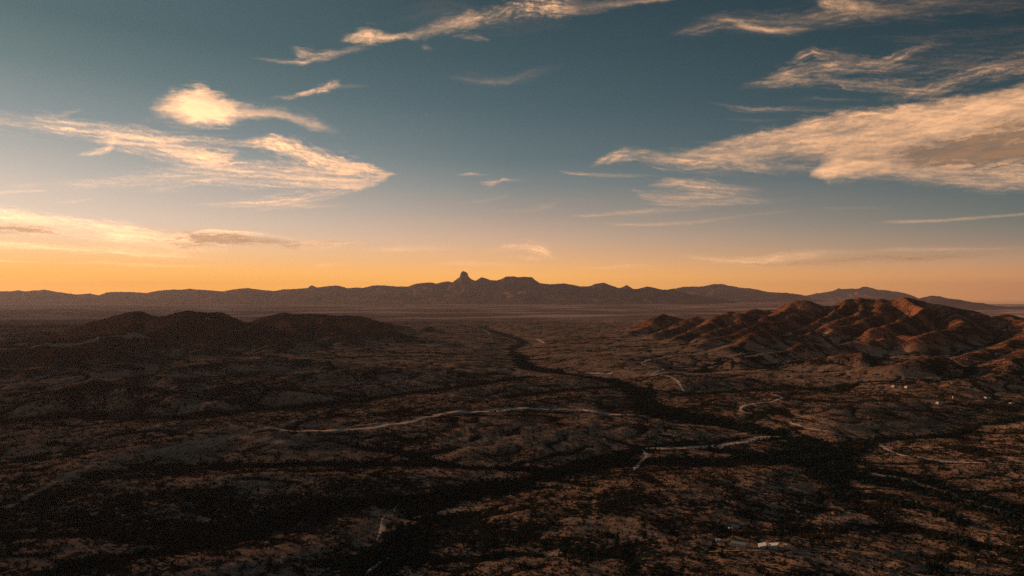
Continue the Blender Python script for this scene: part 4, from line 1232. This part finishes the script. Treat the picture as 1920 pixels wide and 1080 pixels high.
near_g = 'buildings of the small ranch near the bottom right'
building('ranch_house', 1385, 1022, 15, 6, 2.7, 62, 'gable', 'long low house with a grey-green roof and a pale end wall', near_g, M_wall, M_teal, 'house', 5)
building('metal_shed', 1429, 1027, 9, 7, 2.6, -12, 16, 'left of two white-roofed sheds, beside the long low house', near_g, M_gwall, M_white, 'shed', 1)
building('metal_shed', 1450, 1028, 9, 9, 2.6, -32, 15, 'right and larger of the two white-roofed sheds near the bottom', near_g, M_gwall, M_white, 'shed', 1)
building('small_house', 1379, 991, 8, 6, 2.6, 78, 'gable', 'small grey-roofed house standing alone above the long low house', near_g, M_wall, M_teal, 'house', 3)
building('metal_shed', 1366, 993, 2.4, 2.2, 2.0, 20, 12, 'tiny pale hut touching the lone grey-roofed house', near_g, M_wall, M_white, 'shed', 1)
building('metal_shed', 1346, 1015, 4.5, 3, 2.0, 80, 10, 'tiny white shed left of the long low house', near_g, M_gwall, M_white, 'shed', 1)
building('metal_shed', 1472, 1025, 2.6, 2.4, 1.8, 60, 14, 'smallest white box right of the two white-roofed sheds', near_g, M_gwall, M_white, 'shed', 1)
building('metal_shed', 298, 799, 5, 6, 2.6, -20, 26, 'lone bright white shed in the dark wash woods at left', None, M_wall, M_white, 'shed', 1)
far_g = 'white-roofed houses at the foot of the right hills'
building('white_house', 1677, 725, 16, 9, 3.2, -66, 18, 'white-roofed house, left one of the far pair below the hills', far_g, M_wall, M_white, 'house', 3)
building('grey_shed', 1688, 726, 7, 6, 2.6, -80, 'gable', 'dull grey shed between the far pair of white-roofed houses', far_g, M_gwall, M_teal, 'shed', 2)
building('white_house', 1703, 727, 20, 10, 3.6, -75, 17, 'white-roofed house with a low wing, right one of the far pair', far_g, M_wall, M_white, 'house', 4)
building('white_house', 1760, 757, 13, 8, 3.0, -70, 20, 'bright white-roofed house in the middle of the scrub flat, with a smaller one touching it', far_g, M_wall, M_white, 'house', 3)
building('white_shed', 1768, 757, 7, 6, 2.6, -60, 22, 'short white shed against the right end of the middle house', far_g, M_gwall, M_white, 'shed', 2)
building('grey_house', 1852, 747, 15, 9, 3.0, -85, 'gable', 'dull grey-roofed house almost lost in the scrub', far_g, M_wall, M_teal, 'house', 3)
building('white_house', 1897, 757, 21, 7, 3.0, -58, 18, 'long narrow white-roofed house nearest the right edge', far_g, M_wall, M_white, 'house', 4)

def water_tank(px, py, r, h):
    gx, gy = hit(px, py)
    gx, gy = float(gx[0]), float(gy[0]); gz = float(ground_z(np.array([gx]), np.array([gy]))[0])
    e = bpy.data.objects.new('water_tank', None); C.objects.link(e); e.location = (gx, gy, gz)
    n = 20
    V = []; Fq = []
    for z, rr in ((-1, r), (h, r), (h, r * 1.04), (h + 0.3, r * 1.04), (h + 1.0, 0.2)):
        V += [(rr * math.cos(2 * math.pi * i / n), rr * math.sin(2 * math.pi * i / n), z) for i in range(n)]
    for k in range(4):
        Fq += [(k * n + i, k * n + (i + 1) % n, (k + 1) * n + (i + 1) % n, (k + 1) * n + i) for i in range(n)]
    Fq.append(tuple(range(4 * n, 5 * n)))
    def sub(name, ks, mat):
        me = bpy.data.meshes.new(name)
        fs = [f for q, f in enumerate(Fq) if q // n in ks]
        us = sorted({i for f in fs for i in f}); mp = {i: k for k, i in enumerate(us)}
        me.from_pydata([V[i] for i in us], [], [tuple(mp[i] for i in f) for f in fs]); me.materials.append(mat)
        return link(name, me, e)
    sub('tank_wall', (0, 1), M_tank)
    sub('lid', (2, 3, 4), M_tank)
    tag(e, 'small upright pale tank catching the sun above the middle white house', 'tank')
water_tank(1787, 747, 1.6, 5.5)

# ------------------------------------------------------------------ trees and scrub
def leaf_material(name, c1, c2):
    m, t, out = new_mat(name)
    oi = t.node('ShaderNodeObjectInfo')
    geo = t.node('ShaderNodeNewGeometry')
    n = t.noise(geo.outputs['Position'], 0.8, 2, 0.5)
    f = t.math('ADD', t.math('MULTIPLY', oi.outputs['Random'], 0.6), t.math('MULTIPLY', n, 0.4))
    b = t.node('ShaderNodeBsdfDiffuse')
    t.l.new(t.mix(f, c1, c2), b.inputs[0])
    t.l.new(b.outputs[0], out.inputs[0])
    return m
M_leaf = leaf_material('mesquite_leaves', (0.010, 0.036, 0.036, 1), (0.034, 0.056, 0.048, 1))
M_scrub = leaf_material('scrub_leaves', (0.020, 0.028, 0.022, 1), (0.12, 0.080, 0.048, 1))
M_bark = simple_mat('dark_bark', (0.06, 0.045, 0.035), 0.95, 2.0, 0.2)

def crown_mesh(name, n, r, zc, zr, seed, mat, leaf):
    """many small leaf clumps through the volume of a crown: each clump is three tilted quads"""
    rnd = np.random.RandomState(seed)
    lob = rnd.randn(5, 3) * np.array([r * 0.42, r * 0.42, zr * 0.35])
    V = []; Fq = []
    for i in range(n):
        c = lob[rnd.randint(5)] + rnd.randn(3) * np.array([r * 0.30, r * 0.30, zr * 0.30])
        c[2] += zc
        if c[2] < 0.15: c[2] = 0.15 + rnd.rand() * 0.2
        for q in range(2):
            a = rnd.randn(3); a /= np.linalg.norm(a)
            b = np.cross(a, rnd.randn(3)); b /= np.linalg.norm(b)
            s = leaf * (0.6 + 0.8 * rnd.rand())
            k = len(V)
            V += [tuple(c + a * s), tuple(c + b * s * 0.8), tuple(c - a * s), tuple(c - b * s * 0.8)]
            Fq.append((k, k + 1, k + 2, k + 3))
    return mesh_np(name, np.array(V), np.array(Fq), [mat], False)

def trunk_mesh(name, r, h, seed):
    rnd = random.Random(seed)
    V = []; Fq = []
    def limb(p0, p1, r0, r1):
        k = len(V); n = 5
        d = Vector(p1) - Vector(p0)
        q = d.to_track_quat('Z', 'Y')
        for p, rr in ((p0, r0), (p1, r1)):
            for i in range(n):
                a = 2 * math.pi * i / n
                V.append(tuple(Vector(p) + q @ Vector((rr * math.cos(a), rr * math.sin(a), 0))))
        for i in range(n):
            Fq.append((k + i, k + (i + 1) % n, k + n + (i + 1) % n, k + n + i))
    top = (rnd.uniform(-.2, .2), rnd.uniform(-.2, .2), h * 0.4)
    limb((0, 0, -0.6), top, r, r * 0.75)
    for i in range(4):
        a = i * 1.57 + rnd.random()
        limb(top, (math.cos(a) * h * 0.3, math.sin(a) * h * 0.3, h * rnd.uniform(.6, .85)), r * 0.55, r * 0.2)
    return mesh_np(name, np.array(V), np.array(Fq), [M_bark], True)

rs = np.random.RandomState(7)
def scatter(n, r0, r1, half):
    R = np.sqrt(rs.uniform(r0 * r0, r1 * r1, n)); A = rs.uniform(-half, half, n)
    return R * np.sin(A), R * np.cos(A)

HALF = math.radians(41)
gxx, gyy = np.meshgrid(np.arange(-2400, 2401, 8.0), np.arange(300, 3500, 8.0))
VG = vegetation(gxx, gyy)
def veg_at(X, Y):
    return [bilinear(g, X, Y, -2400.0, 300.0, 8.0) for g in VG]
# woods along the washes
X, Y = scatter(520000, 420, 3400, HALF)
veg, bare, belt, hl = veg_at(X, Y)
fl = bilinear(FLOW, X, Y, X0, Y0, 10.0)
clump = fbm(X / 38, Y / 38, 3, 81, 0.6)
p_tree = np.clip(belt * (0.62 + 1.1 * clump), 0, 1) * 0.55 + sstep(1.5, 2.6, fl) * 0.35 * np.clip(0.6 + 1.2 * clump, 0, 1) + 0.010 * np.clip(veg + clump, 0, 1)
keep = rs.rand(len(X)) < p_tree * (1 - bare)
TX, TY = X[keep], Y[keep]
# scrub on the grassland
X, Y = scatter(1150000, 420, 2500, HALF)
veg, bare, belt, hl = veg_at(X, Y)
clump = fbm(X / 16, Y / 16, 3, 83, 0.7)
p_b = sstep(0.10, 0.95, veg * 0.9 + 0.9 * clump) * 0.52 + 0.03
keep = rs.rand(len(X)) < p_b * (1 - 0.93 * bare)
BX, BY = X[keep], Y[keep]

# keep the plots around buildings, roads and sand open
OPEN = []
for o in bpy.data.objects:
    if o.type == 'EMPTY' and o.get('category') in ('house', 'shed', 'tank'):
        OPEN.append((o.location.x, o.location.y, 11.0))
def clear(X, Y):
    ok = np.ones(len(X), bool)
    for x, y, r in OPEN:
        ok &= (X - x) ** 2 + (Y - y) ** 2 > r * r
    for o in bpy.data.objects:
        if o.type == 'MESH' and o.get('kind') == 'structure' and o.name.split('.')[0] in ('road', 'dirt_road', 'sandy_wash'):
            co = np.zeros(len(o.data.vertices) * 3, dtype=np.float32); o.data.vertices.foreach_get('co', co); co = co.reshape(-1, 5, 3)
            mid = co[:, 2, :2]; w = np.linalg.norm(co[:, 4, :2] - co[:, 0, :2], axis=1).mean() / 2
            d, _ = poly_dist(X, Y, [tuple(p) for p in mid[::4]] + [tuple(mid[-1])])
            ok &= (d > w * 0.85) | (rs.rand(len(X)) < 0.06)
    return ok
k = clear(TX, TY); TX, TY = TX[k], TY[k]
k = clear(BX, BY); BX, BY = BX[k], BY[k]
print('trees', len(TX), 'bushes', len(BX))

def in_frame(X, Y, Zz):
    px, py = project(X, Y, Zz)
    return (px > 0) & (px < 1920) & (py < 1080) & (py > 0)

tree_crowns = [crown_mesh('crown', 70, 2.3, 2.6, 2.2, 50 + i, M_leaf, 0.62) for i in range(4)]
tree_trunks = [trunk_mesh('trunk', 0.20, 3.6, 60 + i) for i in range(4)]
bush_meshes = [crown_mesh('bush', 22, 0.85, 0.6, 0.8, 70 + i, M_scrub, 0.36) for i in range(4)]

def individuals(X, Y, n, maker):
    Zz = ground_z(X, Y)
    fr = in_frame(X, Y, Zz)
    R = np.hypot(X, Y) + np.where(fr, 0, 1e6)
    idx = np.argsort(R)[:n]
    rest = np.ones(len(X), bool); rest[idx] = False
    for q, i in enumerate(idx):
        maker(q, float(X[i]), float(Y[i]), float(Zz[i]))
    return rest

tree_src, bush_src = [], []
def make_tree(q, x, y, z):
    e = bpy.data.objects.new('mesquite_tree', None); C.objects.link(e)
    s = 0.75 + 0.7 * rs.rand()
    e.location = (x, y, z); e.rotation_euler = (0, 0, rs.rand() * 6.28); e.scale = (s * (0.9 + 0.3 * rs.rand()), s, s * (0.8 + 0.4 * rs.rand()))
    tag(e, 'dark rounded mesquite tree in the nearest woods along the bottom of the picture', 'tree', 'mesquite trees nearest the camera')
    link('trunk', tree_trunks[q % 4], e)
    c = link('crown', tree_crowns[q % 4], e)
    if q < 4: tree_src.append(c)
def make_bush(q, x, y, z):
    o = link('scrub_bush', bush_meshes[q % 4])
    s = 0.7 + 0.9 * rs.rand()
    o.location = (x, y, z); o.rotation_euler = (0, 0, rs.rand() * 6.28); o.scale = (s, s, s)
    tag(o, 'low dark scrub bush on the dry grass at the very bottom of the picture', 'bush', 'scrub bushes nearest the camera')
    if q < 4: bush_src.append(o)
rest_t = individuals(TX, TY, 300, make_tree)
rest_b = individuals(BX, BY, 300, make_bush)

def instance_stuff(name, X, Y, src, smin, smax, label):
    Zz = ground_z(X, Y) - 0.05
    me = bpy.data.meshes.new(name)
    me.vertices.add(len(X))
    me.vertices.foreach_set('co', np.stack([X, Y, Zz], 1).astype(np.float32).ravel())
    a = me.attributes.new('size', 'FLOAT', 'POINT')
    a.data.foreach_set('value', (smin + (smax - smin) * rs.rand(len(X)) ** 1.6).astype(np.float32))
    o = link(name, me)
    tag(o, label, None, None, 'stuff')
    ng = bpy.data.node_groups.new(name + '_spread', 'GeometryNodeTree')
    ng.interface.new_socket('Geometry', in_out='INPUT', socket_type='NodeSocketGeometry')
    ng.interface.new_socket('Geometry', in_out='OUTPUT', socket_type='NodeSocketGeometry')
    N, L = ng.nodes, ng.links
    gi = N.new('NodeGroupInput'); go = N.new('NodeGroupOutput')
    join = N.new('GeometryNodeJoinGeometry')
    inst_geo = N.new('GeometryNodeGeometryToInstance')
    for s in src:
        oi = N.new('GeometryNodeObjectInfo'); oi.transform_space = 'ORIGINAL'
        oi.inputs['Object'].default_value = s
        oi.inputs['As Instance'].default_value = False
        L.new(oi.outputs['Geometry'], inst_geo.inputs[0])
    iop = N.new('GeometryNodeInstanceOnPoints')
    L.new(gi.outputs[0], iop.inputs['Points'])
    L.new(inst_geo.outputs[0], iop.inputs['Instance'])
    iop.inputs['Pick Instance'].default_value = True
    rot = N.new('FunctionNodeRandomValue'); rot.data_type = 'FLOAT_VECTOR'
    rot.inputs[0].default_value = (0, 0, 0); rot.inputs[1].default_value = (0.15, 0.15, 6.283)
    eu = N.new('FunctionNodeEulerToRotation')
    L.new(rot.outputs[0], eu.inputs[0])
    L.new(eu.outputs[0], iop.inputs['Rotation'])
    na = N.new('GeometryNodeInputNamedAttribute'); na.data_type = 'FLOAT'; na.inputs[0].default_value = 'size'
    L.new(na.outputs[0], iop.inputs['Scale'])
    L.new(iop.outputs[0], go.inputs[0])
    md = o.modifiers.new('spread', 'NODES'); md.node_group = ng
    return o

instance_stuff('woods', TX[rest_t], TY[rest_t], tree_src, 0.6, 1.45, 'dark mesquite woods filling the river beds and washes')
instance_stuff('scrub', BX[rest_b], BY[rest_b], bush_src, 0.6, 1.9, 'dense low scrub scattered over the dry grassland')
